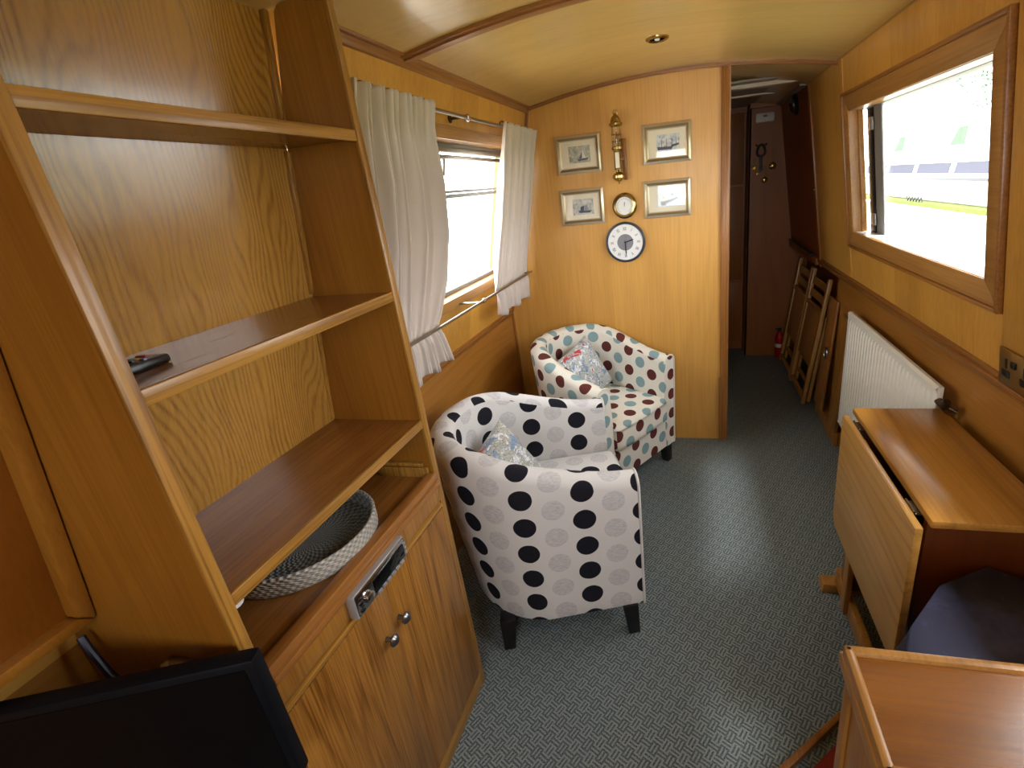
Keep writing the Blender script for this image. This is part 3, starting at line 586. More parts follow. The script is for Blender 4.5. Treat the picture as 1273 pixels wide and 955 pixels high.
# ================================================================ end wall decorations
def picture(xc, zc, pm, label, kind):
    t = thing('picture_frame', label, 'picture', (xc, 2.674, zc), group='small framed boat prints on the end wall'); w, h = .119, .0915; Y = 2.6745
    def ring(b, w1, h1, w2, h2, ya_, yb_):
        o = [(-w1, -h1), (w1, -h1), (w1, h1), (-w1, h1)]; i = [(-w2, -h2), (w2, -h2), (w2, h2), (-w2, h2)]
        for k in range(4):
            q = [o[k], o[(k+1) % 4], i[(k+1) % 4], i[k]]
            f = [(xc+q[j][0], Y, zc+q[j][1]) for j in range(4)]; g = [(xc+q[j][0], (ya_ if j < 2 else yb_), zc+q[j][1]) for j in range(4)]
            hull8(b, f+g, .0008)
    b = bm_new(); ring(b, w, h, w-.012, h-.012, Y-.010, Y-.020); o = obj('frame', b, 'champagne', t)
    b = bm_new(); ring(b, w-.012, h-.012, w-.024, h-.024, Y-.018, Y-.010); subpart('inner_slip', b, 'champagne_dark', o, t)
    b = bm_new(); ring(b, w-.023, h-.023, w-.028, h-.028, Y-.013, Y-.011); subpart('gilt_lip', b, 'champagne', o, t)
    b = bm_new(); box(b, (xc-w+.02, Y-.006, zc-h+.02), (xc+w-.02, Y, zc+h-.02)); obj('mount', b, 'mount_card', t)
    px, pz = .056, .040; ox = .006
    b = bm_new(); box(b, (xc+ox-px, Y-.0072, zc-pz), (xc+ox+px, Y-.006, zc+pz), 0, 0)
    def poly(pts, mi): prism(b, [(xc+ox+x*px, Y-.0072, zc+z*pz) for x, z in pts], (0, -.0006, 0), mi)
    if kind == 'ships':
        poly([(-.9, -.75), (.3, -.75), (.45, -.45), (-.95, -.35)], 1); poly([(.2, -.55), (.95, -.3), (.95, -.1), (.3, -.25)], 1)
        for x in (-.55, -.1, .35, .7): poly([(x-.03, -.45), (x+.03, -.45), (x+.015, .55), (x-.015, .55)], 1)
        poly([(-.7, -.4), (-.35, -.4), (-.35, -.1), (-.7, -.1)], 2)
    elif kind == 'barge':
        poly([(-.7, -.75), (-.35, -.85), (.9, -.05), (.9, .12), (-.2, -.25), (-.7, -.35)], 1); poly([(-.55, -.35), (-.25, -.35), (.6, .1), (.6, .25), (-.2, -.05), (-.55, -.1)], 2); poly([(-.5, -.55), (-.3, -.55), (-.3, -.4), (-.5, -.4)], 3)
    elif kind == 'sail':
        poly([(-.1, -.8), (.75, -.7), (.8, -.5), (-.2, -.55)], 1); poly([(.25, -.5), (.6, -.5), (.3, .55)], 2); poly([(-.05, -.5), (.2, -.5), (.2, .25)], 1)
    else:
        poly([(-.4, -.75), (.6, -.8), (.8, -.5), (-.5, -.45)], 1); poly([(-.3, -.45), (.05, -.45), (.1, .1), (-.25, .05)], 1); poly([(.15, -.45), (.5, -.45), (.4, .25), (.15, .1)], 4)
    obj('print', b, [pm, 'print_ink', 'print_cream', 'print_red', 'print_mid'], t)
    b = bm_new(); box(b, (xc-w+.025, Y-.0092, zc-h+.025), (xc+w-.025, Y-.0086, zc+h-.025)); obj('pane', b, 'glass', t)
plain('print_ink', '4c556e', .6); plain('print_cream', 'e6e2d4', .6); plain('print_red', 'a85a62', .6); plain('print_mid', '8b9298', .6)
picture(-.560, 1.651, 'print_grey', 'small silver-gilt framed print, upper left of the four on the end wall', 'sail')
picture(-.564, 1.392, 'print_pale', 'small silver-gilt framed print, lower left of the four on the end wall', 'steam')
picture(-.110, 1.656, 'print_blue', 'small silver-gilt framed print of moored boats, upper right of the four', 'ships')
picture(-.116, 1.396, 'print_blue', 'small silver-gilt framed print of a red and white boat, lower right of the four', 'barge')
# brass oil-lamp thermometer
lx, ly = -.352, 2.628
t = thing('brass_lamp', 'brass hanging ship lamp with glass chimney between the upper pictures', 'lamp', (lx, 2.674, 1.49))
lz = lambda p: 1.825 - (p-250)*.00112
b = bm_new(); tube(b, [(lx+.011*math.cos(a), ly, 1.818+.010*math.sin(a)) for a in [2*PI*k/14 for k in range(14)]], .0025, 6, closed=True); obj('hanging_ring', b, 'brass', t)
b = bm_new(); lathe(b, [(0, lz(258)), (.008, lz(261)), (.009, lz(266)), (.018, lz(274)), (.024, lz(286)), (.026, lz(296)), (.033, lz(300)), (.033, lz(308)), (.026, lz(313)), (0, lz(313))][::-1], (lx, ly, 0)); obj('cap', b, 'brass', t)
b = bm_new(); lathe(b, [(.021, lz(398)), (.025, lz(375)), (.024, lz(345)), (.021, lz(313))], (lx, ly, 0)); obj('glass_chimney', b, 'glass', t)
b = bm_new(); lathe(b, [(.0, lz(392)), (.010, lz(392)), (.010, lz(372)), (.005, lz(362)), (0, lz(330))], (lx, ly, 0)); obj('burner', b, 'brass', t)
for pz in (345, 372):
    b = bm_new(); tube(b, [(lx+.0255*math.cos(a), ly+.0255*math.sin(a), lz(pz)) for a in [2*PI*k/20 for k in range(20)]], .0016, 6, closed=True); obj('guard_ring', b, 'dull_brass', t)
b = bm_new()
for k in range(4): tube(b, [(lx+.0262*math.cos(a), ly+.0262*math.sin(a), lz(q)) for q in (398, 313) for a in [PI/4+k*PI/2]], .0014, 6)
obj('guard_bars', b, 'dull_brass', t)
b = bm_new(); lathe(b, [(0, lz(412)), (.020, lz(412)), (.028, lz(404)), (.028, lz(396)), (.020, lz(392)), (0, lz(392))], (lx, ly, 0)); obj('collar', b, 'brass', t)
b = bm_new(); lathe(b, [(0, lz(490)), (.018, lz(490)), (.018, lz(412)), (0, lz(412))], (lx, ly, 0)); o = obj('tube_body', b, 'dull_brass', t)
b = bm_new(); box(b, (lx-.010, ly-.0195, lz(482)), (lx+.010, ly-.0165, lz(418))); subpart('scale_card', b, 'mount_card', o, t)
b = bm_new(); lathe(b, [(0, lz(552)), (.003, lz(550)), (.005, lz(540)), (.018, lz(536)), (.031, lz(524)), (.031, lz(514)), (.020, lz(504)), (.012, lz(500)), (.014, lz(492)), (0, lz(490))], (lx, ly, 0)); obj('font_bowl', b, 'brass', t)
b = bm_new(); box(b, (lx+.020, 2.655, 1.505), (lx+.042, 2.674, 1.70), .003); box(b, (lx-.01, 2.62, 1.60), (lx+.03, 2.672, 1.61)); obj('wall_plate', b, 'trim_z', t)
# text helper for dials
def text_mesh(body, size, M):
    cu = bpy.data.curves.new('txt', 'FONT'); cu.body = body; cu.size = size; cu.align_x = 'CENTER'; cu.align_y = 'CENTER'; cu.extrude = .0002; cu.resolution_u = 3
    o = bpy.data.objects.new('txt', cu); COL.objects.link(o); dg = bpy.context.evaluated_depsgraph_get()
    me = bpy.data.meshes.new_from_object(o.evaluated_get(dg)); bpy.data.objects.remove(o, do_unlink=True); me.transform(M); return me
def dial_text(b, items, c, size, r, radial=True, sx=1):
    for k, s in enumerate(items):
        if not s: continue
        a = PI/2 - 2*PI*k/len(items)
        M = Matrix.Translation(Vector(c)+Vector((r*math.cos(a), 0, r*math.sin(a)))) @ Matrix.Rotation(PI/2, 4, 'X') @ Matrix.Rotation(a-PI/2 if radial else 0, 4, 'Z') @ Matrix.Diagonal((sx, 1, 1, 1))
        me = text_mesh(s, size, M); b.from_mesh(me); bpy.data.meshes.remove(me)
def disc(b, c, r, th, seg=48): lathe(b, [(0, 0), (r, 0), (r, th), (0, th)], c, (0, -1, 0), seg)
cx_, cz_ = -.343, 1.192
t = thing('wall_clock', 'round wall clock with navy rim and roman numerals showing half past two', 'clock', (cx_, 2.674, cz_))
b = bm_new(); lathe(b, [(0, 0), (.104, 0), (.107, .012), (.104, .022), (.098, .024), (.094, .016), (.093, .010), (0, .010)], (cx_, 2.6745, cz_), (0, -1, 0), 64); obj('rim', b, 'navy_rim', t)
b = bm_new(); disc(b, (cx_, 2.659, cz_), .0935, .001, 64); o = obj('face', b, 'paper', t)
RN = ['XII', 'I', 'II', 'III', 'IIII', 'V', 'VI', 'VII', 'VIII', 'IX', 'X', 'XI']
for k in range(12):
    b = bm_new(); dial_text(b, [RN[j] if j == k else '' for j in range(12)], (cx_, 2.6575, cz_), .025, .070, sx=.62); subpart('numeral', b, 'ink', o, t)
b = bm_new(); disc(b, (cx_, 2.6578, cz_), .043, .001, 40); subpart('centre_disc', b, 'grey_disc', o, t)
def hand(b, c, ang, L, w):
    d = Vector((math.sin(ang), 0, math.cos(ang))); n_ = Vector((d.z, 0, -d.x)); c = Vector(c)
    prism(b, [c-d*L*.12+n_*w*.6, c-d*L*.12-n_*w*.6, c+d*L*.7-n_*w, c+d*L, c+d*L*.7+n_*w], (0, -.0015, 0))
b = bm_new(); hand(b, (cx_, 2.654, cz_), math.radians(73), .050, .0035); obj('hour_hand', b, 'black_plastic', t)
b = bm_new(); hand(b, (cx_, 2.652, cz_), math.radians(178), .075, .003); obj('minute_hand', b, 'black_plastic', t)
b = bm_new(); disc(b, (cx_, 2.6505, cz_), .004, .0015, 16); obj('hub', b, 'black_plastic', t)
cx_, cz_ = -.335, 1.379
t = thing('barometer', 'small round brass barometer above the wall clock', 'barometer', (cx_, 2.674, cz_))
b = bm_new(); lathe(b, [(0, 0), (.055, 0), (.064, .006), (.065, .014), (.058, .022), (.058, .032), (.053, .036), (.046, .034), (.045, .028), (0, .028)], (cx_, 2.6745, cz_), (0, -1, 0), 48); obj('case', b, 'brass', t)
b = bm_new(); disc(b, (cx_, 2.6472, cz_), .0445, .001, 48); o = obj('face', b, 'paper', t)
b = bm_new()
for k in range(30):
    a = PI/2-2*PI*k/30
    if 13 <= k <= 17: continue
    c = Vector((cx_+.036*math.cos(a), 2.646, cz_+.036*math.sin(a))); d = Vector((math.cos(a), 0, math.sin(a))); n_ = Vector((-d.z, 0, d.x))
    prism(b, [c-d*.003-n_*.0006, c+d*.003-n_*.0006, c+d*.003+n_*.0006, c-d*.003+n_*.0006], (0, -.0003, 0))
hand(b, (cx_, 2.6457, cz_), math.radians(5), .022, .0016); subpart('scale_marks', b, 'ink', o, t)
# downlight
t = thing('ceiling_downlight', 'small brass recessed downlight in the ceiling', 'light', (-.108, 2.076, arch(-.108)))
za = arch(-.108)
b = bm_new(); lathe(b, [(.028, -.004), (.034, -.009), (.042, -.005), (.043, .002), (.028, .002)], (-.108, 2.076, za), (0, 0, 1), 40); obj('bezel', b, 'brass', t)
b = bm_new(); lathe(b, [(0, -.004), (.028, -.004), (.028, .001), (0, .001)], (-.108, 2.076, za), (0, 0, 1), 32); obj('reflector', b, 'chrome', t)
b = bm_new(); lathe(b, [(0, -.010), (.008, -.008), (.010, -.004), (0, -.004)], (-.108, 2.076, za), (0, 0, 1), 16); obj('bulb', b, 'white_paint', t)
# ================================================================ tub chairs
def tub_chair(name, loc, rz, mat, w, depth, label, voff=0):
    t = thing(name, label, 'armchair', loc, rz, None)
    xf = depth/2; xc = -depth/2+w; th = .085; b = bm_new(); uvl = b.loops.layers.uv.new('UVMap')
    path = []; na = 10
    for k in range(na+1): path.append((xf+(xc-xf)*k/na, w, 0, 1))
    ns = 36
    for k in range(1, ns): a = PI/2+PI*k/ns; path.append((xc+w*math.cos(a), w*math.sin(a), math.cos(a), math.sin(a)))
    for k in range(na+1): path.append((xc+(xf-xc)*k/na, -w, 0, -1))
    L = [0]
    for p, q in zip(path, path[1:]): L.append(L[-1]+math.hypot(q[0]-p[0], q[1]-p[1]))
    tot = L[-1]
    def height(s):
        q = abs(s/tot*2-1); h0, h1 = .640, .765
        u = max(0, min(1, (1-q)/.72)); return h0+(h1-h0)*(u*u*(3-2*u))
    s1 = xf-xc; s2 = s1+PI*w
    def inarc(s): return s if s < s1 else s1+(s-s1)*(w-th)/w if s < s2 else s1+PI*(w-th)+(s-s2)
    rows = []; Z0 = .125
    for (x, y, nx, ny), s in zip(path, L):
        h = height(s); back = max(0, -nx); ins = .018+.05*back
        prof = [(-th, Z0), (-ins, Z0), (-ins+.003, Z0+.01)]
        for k in range(1, 7): q = k/7; prof.append((-ins*(1-q)**1.3, Z0+(h-.035-Z0)*q))
        prof.append((0, h-.035))
        for k in range(1, 8): a = PI*k/8; prof.append((-th/2+th/2*math.cos(a), h-.035+.035*math.sin(a)))
        prof.append((-th, h-.035))
        for k in range(1, 5): prof.append((-th-.012*math.sin(PI*k/5*.5), h-.035-(h-.035-.30)*k/4))
        v = 0; vl = []; 
        for i, (n_, z) in enumerate(prof):
            if i: v += math.hypot(n_-prof[i-1][0], z-prof[i-1][1])
            vl.append(v)
        # bulge outward a little in side walls
        vo = []   # pattern height: outside follows z, the seam is where the top roll meets the inside
        for i, (n_, z) in enumerate(prof):
            vo.append(z if i < 10 else (h-.035)+vl[i]-vl[9] if i < 17 else z)
        rows.append(([b.verts.new((x+nx*n_, y+ny*n_, z)) for n_, z in prof], vo, s))
    for (A, va, sa), (B, vb, sb) in zip(rows, rows[1:]):
        n = len(A)
        for k in range(n):
            k2 = (k+1) % n; f = b.faces.new([A[k], A[k2], B[k2], B[k]])
            inner = k >= 16
            if inner:
                ua, ub = inarc(sa), inarc(sb); zs = [A[k].co.z, A[k2].co.z, B[k2].co.z, B[k].co.z]
                for lp, uu, zz in zip(f.loops, (ua, ua, ub, ub), zs): lp[uvl].uv = (uu+.07, 1.62-zz+voff)
            else:
                for lp, uv in zip(f.loops, ((sa, va[k]), (sa, va[k2]), (sb, vb[k2]), (sb, vb[k]))): lp[uvl].uv = (uv[0], uv[1]+voff)
    for R_, fl in ((rows[0][0], 1), (rows[-1][0], 0)):
        f = b.faces.new(R_ if fl else R_[::-1])
        for lp in f.loops: lp[uvl].uv = (lp.vert.co.y*1.0+.03, lp.vert.co.z+voff)
    caps = [[v.co.copy() for v in rows[0][0]], [v.co.copy() for v in rows[-1][0]]]
    o = obj('tub_shell', b, mat, t, local=True, angle=50)
    for c in caps:
        b = bm_new(); tube(b, [p+Vector((.001, 0, 0)) for p in c[1:-4]], .0045, 8); q = obj('piping', b, 'piping_white' if 'black' in mat else 'piping_cream', None); q.parent = o
    def cushion(nm, x0, x1, yw, z0, z1, r, crown=0):
        b = bm_new(); uvl = b.loops.layers.uv.new('UVMap')
        box(b, (x0, -yw, z0), (x1, yw, z1)); bmesh.ops.subdivide_edges(b, edges=b.edges[:], cuts=7, use_grid_fill=True)
        es = [e for e in b.edges if len(e.link_faces) == 2 and e.calc_face_angle(0) > 1]
        bmesh.ops.bevel(b, geom=es, offset=r, segments=4, profile=.5, affect='EDGES')
        rin = yw-.004
        for v in b.verts:
            dx = v.co.x-xc; dd = math.hypot(dx, v.co.y)
            if dx < 0 and dd > rin: v.co.x = xc+dx*rin/dd; v.co.y *= rin/dd
        if crown:
            for v in b.verts:
                if v.co.z > (z0+z1)/2:
                    u = (v.co.x-(x0+x1)/2)/((x1-x0)/2); w_ = v.co.y/yw; v.co.z += crown*max(0, 1-u*u)*max(0, 1-w_*w_)
                u = abs(v.co.y/yw); v.co.x += (.012*(1-u*u) if v.co.x > x1-.05 else 0)
        b.normal_update()
        for f in b.faces:
            n_ = f.normal
            for lp in f.loops:
                c = lp.vert.co
                if abs(n_.z) > .7: lp[uvl].uv = (c.y+.5, c.x+.5)
                elif abs(n_.x) > .6: lp[uvl].uv = (c.y+.5, c.z+x1+.5-z1)
                else: lp[uvl].uv = (c.x, c.z)
        return obj(nm, b, mat, t, local=True, angle=50)
    cushion('seat_base', -xf*.5, xf+.0, w-th-.001, .125, .285, .006)
    cushion('seat_cushion', -xf+.10, xf+.022, w-th-.003, .288, .425, .03, .018)
    for sx, sy in ((1, 1), (1, -1), (-1, 1), (-1, -1)):
        lxx = xf-.05 if sx > 0 else -xf+.185; lyy = (w-.035)*sy if sx > 0 else (w-.065)*sy
        b = bm_new(); r1, r2 = .020, .027; dx = .008*sx; dy = .006*sy
        hull8(b, [(lxx+dx-r1, lyy+dy-r1, 0), (lxx+dx+r1, lyy+dy-r1, 0), (lxx+dx+r1, lyy+dy+r1, 0), (lxx+dx-r1, lyy+dy+r1, 0), (lxx-r2, lyy-r2, .128), (lxx+r2, lyy-r2, .128), (lxx+r2, lyy+r2, .128), (lxx-r2, lyy+r2, .128)], .003)
        obj('leg', b, 'black_leg', t, local=True)
    return t
tub_chair('tub_armchair', (-.593, 1.472, 0), math.radians(20), 'black_dot_fabric', .33, .66, 'white tub armchair with black and grey dots, nearer of the two by the bookcase')
tub_chair('tub_armchair', (-.520, 2.338, 0), math.radians(-32), 'colour_dot_fabric', .30, .62, 'cream tub armchair with brown and blue-green dots, in the far corner', .03)
def scatter_cushion(name, loc, R_, size, mat, label):
    b = bm_new(); N = 22; top = {}; bot = {}
    for i in range(N+1):
        for j in range(N+1):
            u = -1+2*i/N; v = -1+2*j/N
            pin = 1-.10*(1-abs(u)**2)*(abs(v)**3)-0; pin2 = 1-.10*(1-abs(v)**2)*(abs(u)**3)
            x = u*size/2*pin2*1.0; y = v*size/2*pin
            h = .068*((1-u**4)*(1-v**4))**.55+.002*math.sin(9*u+5*v)*(1-u*u)*(1-v*v)
            top[i, j] = b.verts.new((x, y, h)); bot[i, j] = b.verts.new((x, y, -h)) if 0 < i < N and 0 < j < N else top[i, j]
    for i in range(N):
        for j in range(N):
            b.faces.new([top[i, j], top[i+1, j], top[i+1, j+1], top[i, j+1]])
            q = [bot[i, j], bot[i, j+1], bot[i+1, j+1], bot[i+1, j]]
            try: b.faces.new(q)
            except ValueError: pass
    o = obj(name, b, mat, angle=80); o.matrix_world = Matrix.Translation(loc) @ R_; return tag(o, label, 'cushion')
def cush_rot(face, roll_):
    f = Vector(face).normalized(); upv = Vector((0, 0, 1)); x = upv.cross(f).normalized(); y = f.cross(x)
    return Matrix((x, y, f)).transposed().to_4x4() @ Matrix.Rotation(math.radians(roll_), 4, 'Z')
scatter_cushion('scatter_cushion', (-.70, 1.46, .515), cush_rot((.69, -.30, .32), 20), .29, 'floral_blue', 'blue and silver floral cushion on the black-dotted armchair')
scatter_cushion('scatter_cushion', (-.585, 2.363, .55), cush_rot((.703, -.545, .30), 18), .31, 'floral_red', 'blue floral cushion with red flowers on the brown-and-blue-dotted armchair')
# ================================================================ radiator
t = thing('radiator', 'cream ribbed panel radiator on the right wall beneath the window', 'radiator', (.76, 2.0, .20))
X0, X1, Ya, Yb, Za, Zb = .733, .762, 1.590, 2.515, .20, .806
b = bm_new(); npr = 26; pts = []
seg = (Yb-Ya-.06)/npr; ys = []
for k in range(npr):
    y = Ya+.03+seg*k; ys += [(y+seg*.12, X0+.006), (y+seg*.28, X0), (y+seg*.72, X0), (y+seg*.88, X0+.006)]
ring = [(Ya, X0+.012), (Ya+.01, X0+.004), (Ya+.028, X0+.004)]+ys+[(Yb-.028, X0+.004), (Yb-.01, X0+.004), (Yb, X0+.012)]
lo = [b.verts.new((x, y, Za+.045)) for y, x in ring]; hi = [b.verts.new((x, y, Zb-.045)) for y, x in ring]
lo2 = [b.verts.new((X0+.006 if 1 < i < len(ring)-2 else x, y, Za+.03)) for i, (y, x) in enumerate(ring)]; hi2 = [b.verts.new((X0+.006 if 1 < i < len(ring)-2 else x, y, Zb-.03)) for i, (y, x) in enumerate(ring)]
lo3 = [b.verts.new((X0+.004, y, Za+.008)) for y, x in ring]; hi3 = [b.verts.new((X0+.004, y, Zb-.008)) for y, x in ring]
lo4 = [b.verts.new((X0+.014, y, Za)) for y, x in ring]; hi4 = [b.verts.new((X0+.014, y, Zb)) for y, x in ring]
for A, B in ((lo, hi), (lo2, lo), (hi, hi2), (lo3, lo2), (hi2, hi3), (lo4, lo3), (hi3, hi4)):
    for k in range(len(A)-1): b.faces.new([A[k], A[k+1], B[k+1], B[k]])
obj('ribbed_panel', b, 'radiator_paint', t, angle=25)
b = bm_new(); box(b, (X0+.010, Ya, Za+.002), (X1, Yb, Zb-.002), .003); obj('casing', b, 'radiator_paint', t)
b = bm_new(); tube(b, [(X0+.02, Ya+.005, Zb-.05), (X0+.02, Ya-.03, Zb-.05)], .012, 14); tube(b, [(X0+.02, Ya-.03, Zb-.05), (X0+.02, Ya-.045, Zb-.03)], [.015, .010], 14); tube(b, [(X0+.02, Ya-.02, Zb-.05), (X0+.052, Ya-.045, Zb-.065)], [.009, .005], 10); obj('valve', b, 'bronze', t)
b = bm_new(); tube(b, [(X0+.02, Ya-.02, Zb-.06), (X0+.02, Ya-.02, .0)], .007, 10); box(b, (X0+.006, Ya-.034, Zb-.20), (X0+.034, Ya-.006, Zb-.085), .003); obj('pipe', b, 'steel', t)
for yy in (Ya+.15, Yb-.15):
    b = bm_new(); box(b, (X1-.002, yy-.02, .30), (.799, yy+.02, .75)); obj('wall_bracket', b, 'radiator_paint', t)
b = bm_new(); tube(b, [(X0+.02, Yb-.004, Za+.04), (X0+.02, Yb+.015, Za+.04)], .010, 10); obj('bleed_plug', b, 'white_paint', t)
# ================================================================ gateleg table
t = thing('gateleg_table', 'folded oak drop-leaf table standing against the right wall', 'table', (.62, 1.29, 0))
b = bm_new(); box(b, (.497, .994, .730), (.743, 1.556, .750), .005); obj('tabletop', b, 'table_top', t)
b = bm_new(); pts = [(.456, .972, .746), (.456, 1.510, .746), (.456, 1.510, .376), (.456, 1.482, .342), (.456, 1.0, .342), (.456, .972, .365)]
prism(b, pts, (.018, 0, 0), 0, .003); o = obj('drop_leaf', b, 'table_leaf', t)
b = bm_new(); box(b, (.745, .985, .33), (.760, 1.54, .738), .003); obj('drop_leaf', b, 'table_leaf', t)
for y in (1.035, 1.50):
    b = bm_new(); box(b, (.505, y-.010, .06), (.735, y+.010, .730), .002); obj('end_panel', b, 'table_frame', t)
b = bm_new(); box(b, (.50, 1.0, .03), (.522, 1.56, .10), .003); obj('stretcher', b, 'box_side', t)
b = bm_new(); box(b, (.738, 1.06, .10), (.752, 1.50, .16), .003); obj('stretcher', b, 'box_side', t)
for y in (1.060, 1.562):
    b = bm_new(); hull8(b, [(.452, y-.030, 0), (.78, y-.030, 0), (.78, y+.030, 0), (.452, y+.030, 0), (.458, y-.026, .035), (.775, y-.026, .035), (.775, y+.026, .035), (.458, y+.026, .035)], .004); obj('foot', b, 'frame_y', t)
b = bm_new(); box(b, (.486, 1.40, .04), (.505, 1.44, .70), .003); obj('gate_leg', b, 'frame_z', t)
for y in (1.07, 1.47):
    b = bm_new(); box(b, (.474, y-.025, .7265), (.515, y+.025, .7295)); box(b, (.4745, y-.025, .70), (.477, y+.025, .7295)); tube(b, [(.485, y-.025, .733), (.485, y+.025, .733)], .003, 8); obj('hinge', b, 'steel', t)
# navy stool behind the tray-topped box
t = thing('navy_stool', 'navy vinyl stool with chamfered corners between the folded table and the tray-topped box', 'stool', (.60, .80, 0))
top = [(.632, 1.020), (.511, .951), (.411, .831), (.383, .770), (.383, .645), (.775, .645), (.775, .925)]
b = bm_new(); prism(b, [(x, y, .575) for x, y in top], (0, 0, .045), 0, .006); obj('seat_pad', b, 'navy_vinyl', t)
c0 = Vector((.60, .80))
low = [tuple(c0+(Vector(p)-c0)*(1.0)+Vector((-.024, -.012 if p[1] > .8 else 0))) for p in top]
b = bm_new(); prism(b, [(x, y, .515) for x, y in low], (0, 0, .056), 0, .005); obj('lower_pad', b, 'navy_vinyl', t)
b = bm_new(); prism(b, [tuple(c0+(Vector(p)-c0)*.80)+(.06,) for p in top], (0, 0, .455), 0, .005); obj('body', b, 'navy_vinyl', t)
b = bm_new(); tube(b, [(.57+.205*math.cos(a), .83+.15*math.sin(a), .03) for a in [2*PI*k/40 for k in range(40)]], .022, 10, closed=True); obj('foot_ring', b, 'navy_vinyl', t)
b = bm_new(); prism(b, [(.20, .83, 0), (.42, 1.04, 0), (.78, 1.04, 0), (.78, .10, 0), (.20, .10, 0)], (0, 0, .006)); single('floor_mat', b, 'red_mat', 'dark red mat on the floor at the lower right beside the tray-topped box', 'mat', (.5, .5, 0))
b = bm_new(); hull8(b, [(.185, .855, 0), (.405, 1.062, 0), (.390, 1.078, 0), (.170, .871, 0), (.188, .858, .022), (.403, 1.060, .022), (.393, 1.072, .022), (.174, .869, .022)], .003); single('threshold_strip', b, 'trim_y', 'wooden edging strip running diagonally where the carpet ends, lower right', 'strip', (.29, .96, 0))
# tray-topped box, bottom right
t = thing('tray_topped_cupboard', 'low wooden cupboard with raised rim round its top, bottom right corner', 'cupboard', (.42, .53, 0))
bx0, bx1, by0, by1, bz = .219, .62, .436, .616, .80
b = bm_new(); box(b, (bx0+.012, by0+.008, 0), (bx1-.008, by1-.008, bz-.018), .002); obj('body', b, 'box_side', t)
b = bm_new(); box(b, (bx0+.008, by0+.004, .04), (bx0+.020, by0+.03, bz-.045), .003); box(b, (bx0+.006, by1-.030, .0), (bx0+.030, by1-.006, bz-.040), .003); obj('corner_post', b, 'box_side', t)
b = bm_new(); box(b, (bx0+.006, by0+.006, bz-.020), (bx1-.006, by1-.006, bz-.008)); obj('tray_top', b, 'box_top', t)
b = bm_new(); zr = bz-.030
for (xa, xb, ya_, yb_) in ((bx0, bx0+.014, by0, by1), (bx1-.014, bx1, by0, by1), (bx0, bx1, by1-.014, by1), (bx0, bx1, by0, by0+.014)):
    box(b, (xa, ya_, zr), (xb, yb_, bz), .0045)
for (xa, xb, ya_, yb_) in ((bx0-.003, bx0+.004, by0-.003, by1+.003), (bx0, bx1, by1-.004, by1+.003), (bx0, bx1, by0-.003, by0+.004)):
    box(b, (xa, ya_, zr-.012), (xb, yb_, zr+.012), .003)
obj('rim', b, 'frame_y', t)
# ================================================================ socket
t = thing('power_socket', 'antique brass double power socket on the right wall above the table', 'socket', (RX(.98), 1.275, .98))
b = bm_new(); ystrip(b, RX, 1.185, 1.332, .935, 1.030, .007, .016, 1, .003); obj('plate', b, 'bronze_plate', t)
for y in (1.290, 1.218):
    b = bm_new(); ystrip(b, RX, y-.030, y-.012, .992, 1.008, .016, .020, 1, .001); obj('switch', b, 'black_plastic', t)
    b = bm_new(); ystrip(b, RX, y+.006, y+.014, .982, 1.008, .0155, .0175, 1, .0005); ystrip(b, RX, y-.006, y+.026, .960, .978, .0155, .0175, 1, .0005); obj('pin_holes', b, 'black_plastic', t)
# ================================================================ corridor things
t = thing('carbon_monoxide_alarm', 'white rectangular alarm high on the dark corridor end wall', 'alarm', (.53, 4.126, 1.80))
b = bm_new(); box(b, (.468, 4.095, 1.80), (.598, 4.126, 1.865), .012); obj('casing', b, 'off_white', t)
b = bm_new(); box(b, (.520, 4.092, 1.835), (.546, 4.096, 1.848)); obj('display', b, 'black_plastic', t)
b = bm_new(); lathe(b, [(0, 0), (.005, 0), (.005, .003), (0, .003)], (.534, 4.096, 1.818), (0, -1, 0), 12); obj('button', b, 'steel', t)
t = thing('harness_hook', 'black leather loop and strap hanging beneath the alarm in the corridor', 'strap', (.515, 4.126, 1.45))
b = bm_new(); tube(b, [(.515+.028*math.cos(a)*(1-.25*math.sin(a)), 4.118, 1.615+.040*math.sin(a)) for a in [2*PI*k/24 for k in range(24)]], .0085, 8, closed=True)
tube(b, [(.487, 4.118, 1.645), (.478, 4.118, 1.66)], .007, 8); tube(b, [(.543, 4.118, 1.645), (.552, 4.118, 1.66)], .007, 8); obj('loop', b, 'leather', t)
b = bm_new(); box(b, (.504, 4.112, 1.49), (.526, 4.124, 1.58), .003); lathe(b, [(0, 0), (.018, 0), (.018, .008), (0, .008)], (.515, 4.124, 1.485), (0, -1, 0), 20); obj('strap', b, 'leather', t)
def brass_drop(x, ztop, zbot, r, lab):
    t = thing('horse_brass', lab, 'horse brass', (x, 4.126, zbot), group='horse brasses on chains on the corridor end wall')
    n = max(3, int((ztop-zbot-r*2)/.024)); L = (ztop-(zbot+2*r))/n
    for k in range(n):
        zc = ztop-L*(k+.5); b = bm_new(); h = .5 if k % 2 else 1
        tube(b, [(x+.007*h*math.cos(a), 4.116+.005*(1-h)*math.cos(a), zc+L*.55*math.sin(a)) for a in [2*PI*j/12 for j in range(12)]], .0022, 6, closed=True); obj('chain_link', b, 'dull_brass', t)
    b = bm_new(); lathe(b, [(0, 0), (r*.8, 0), (r, .004), (r*.8, .008), (r*.62, .004), (r*.5, .005), (r*.35, .012), (0, .014)], (x, 4.124, zbot+r), (0, -1, 0), 28); obj('medallion', b, 'brass', t)
brass_drop(.600, 1.62, 1.475, .026, 'horse brass on the right-hand chain, with the widest round medallion')
brass_drop(.545, 1.53, 1.385, .022, 'horse brass on the middle chain, hanging lowest')
brass_drop(.495, 1.53, 1.440, .013, 'small horse brass on the short left-hand chain')
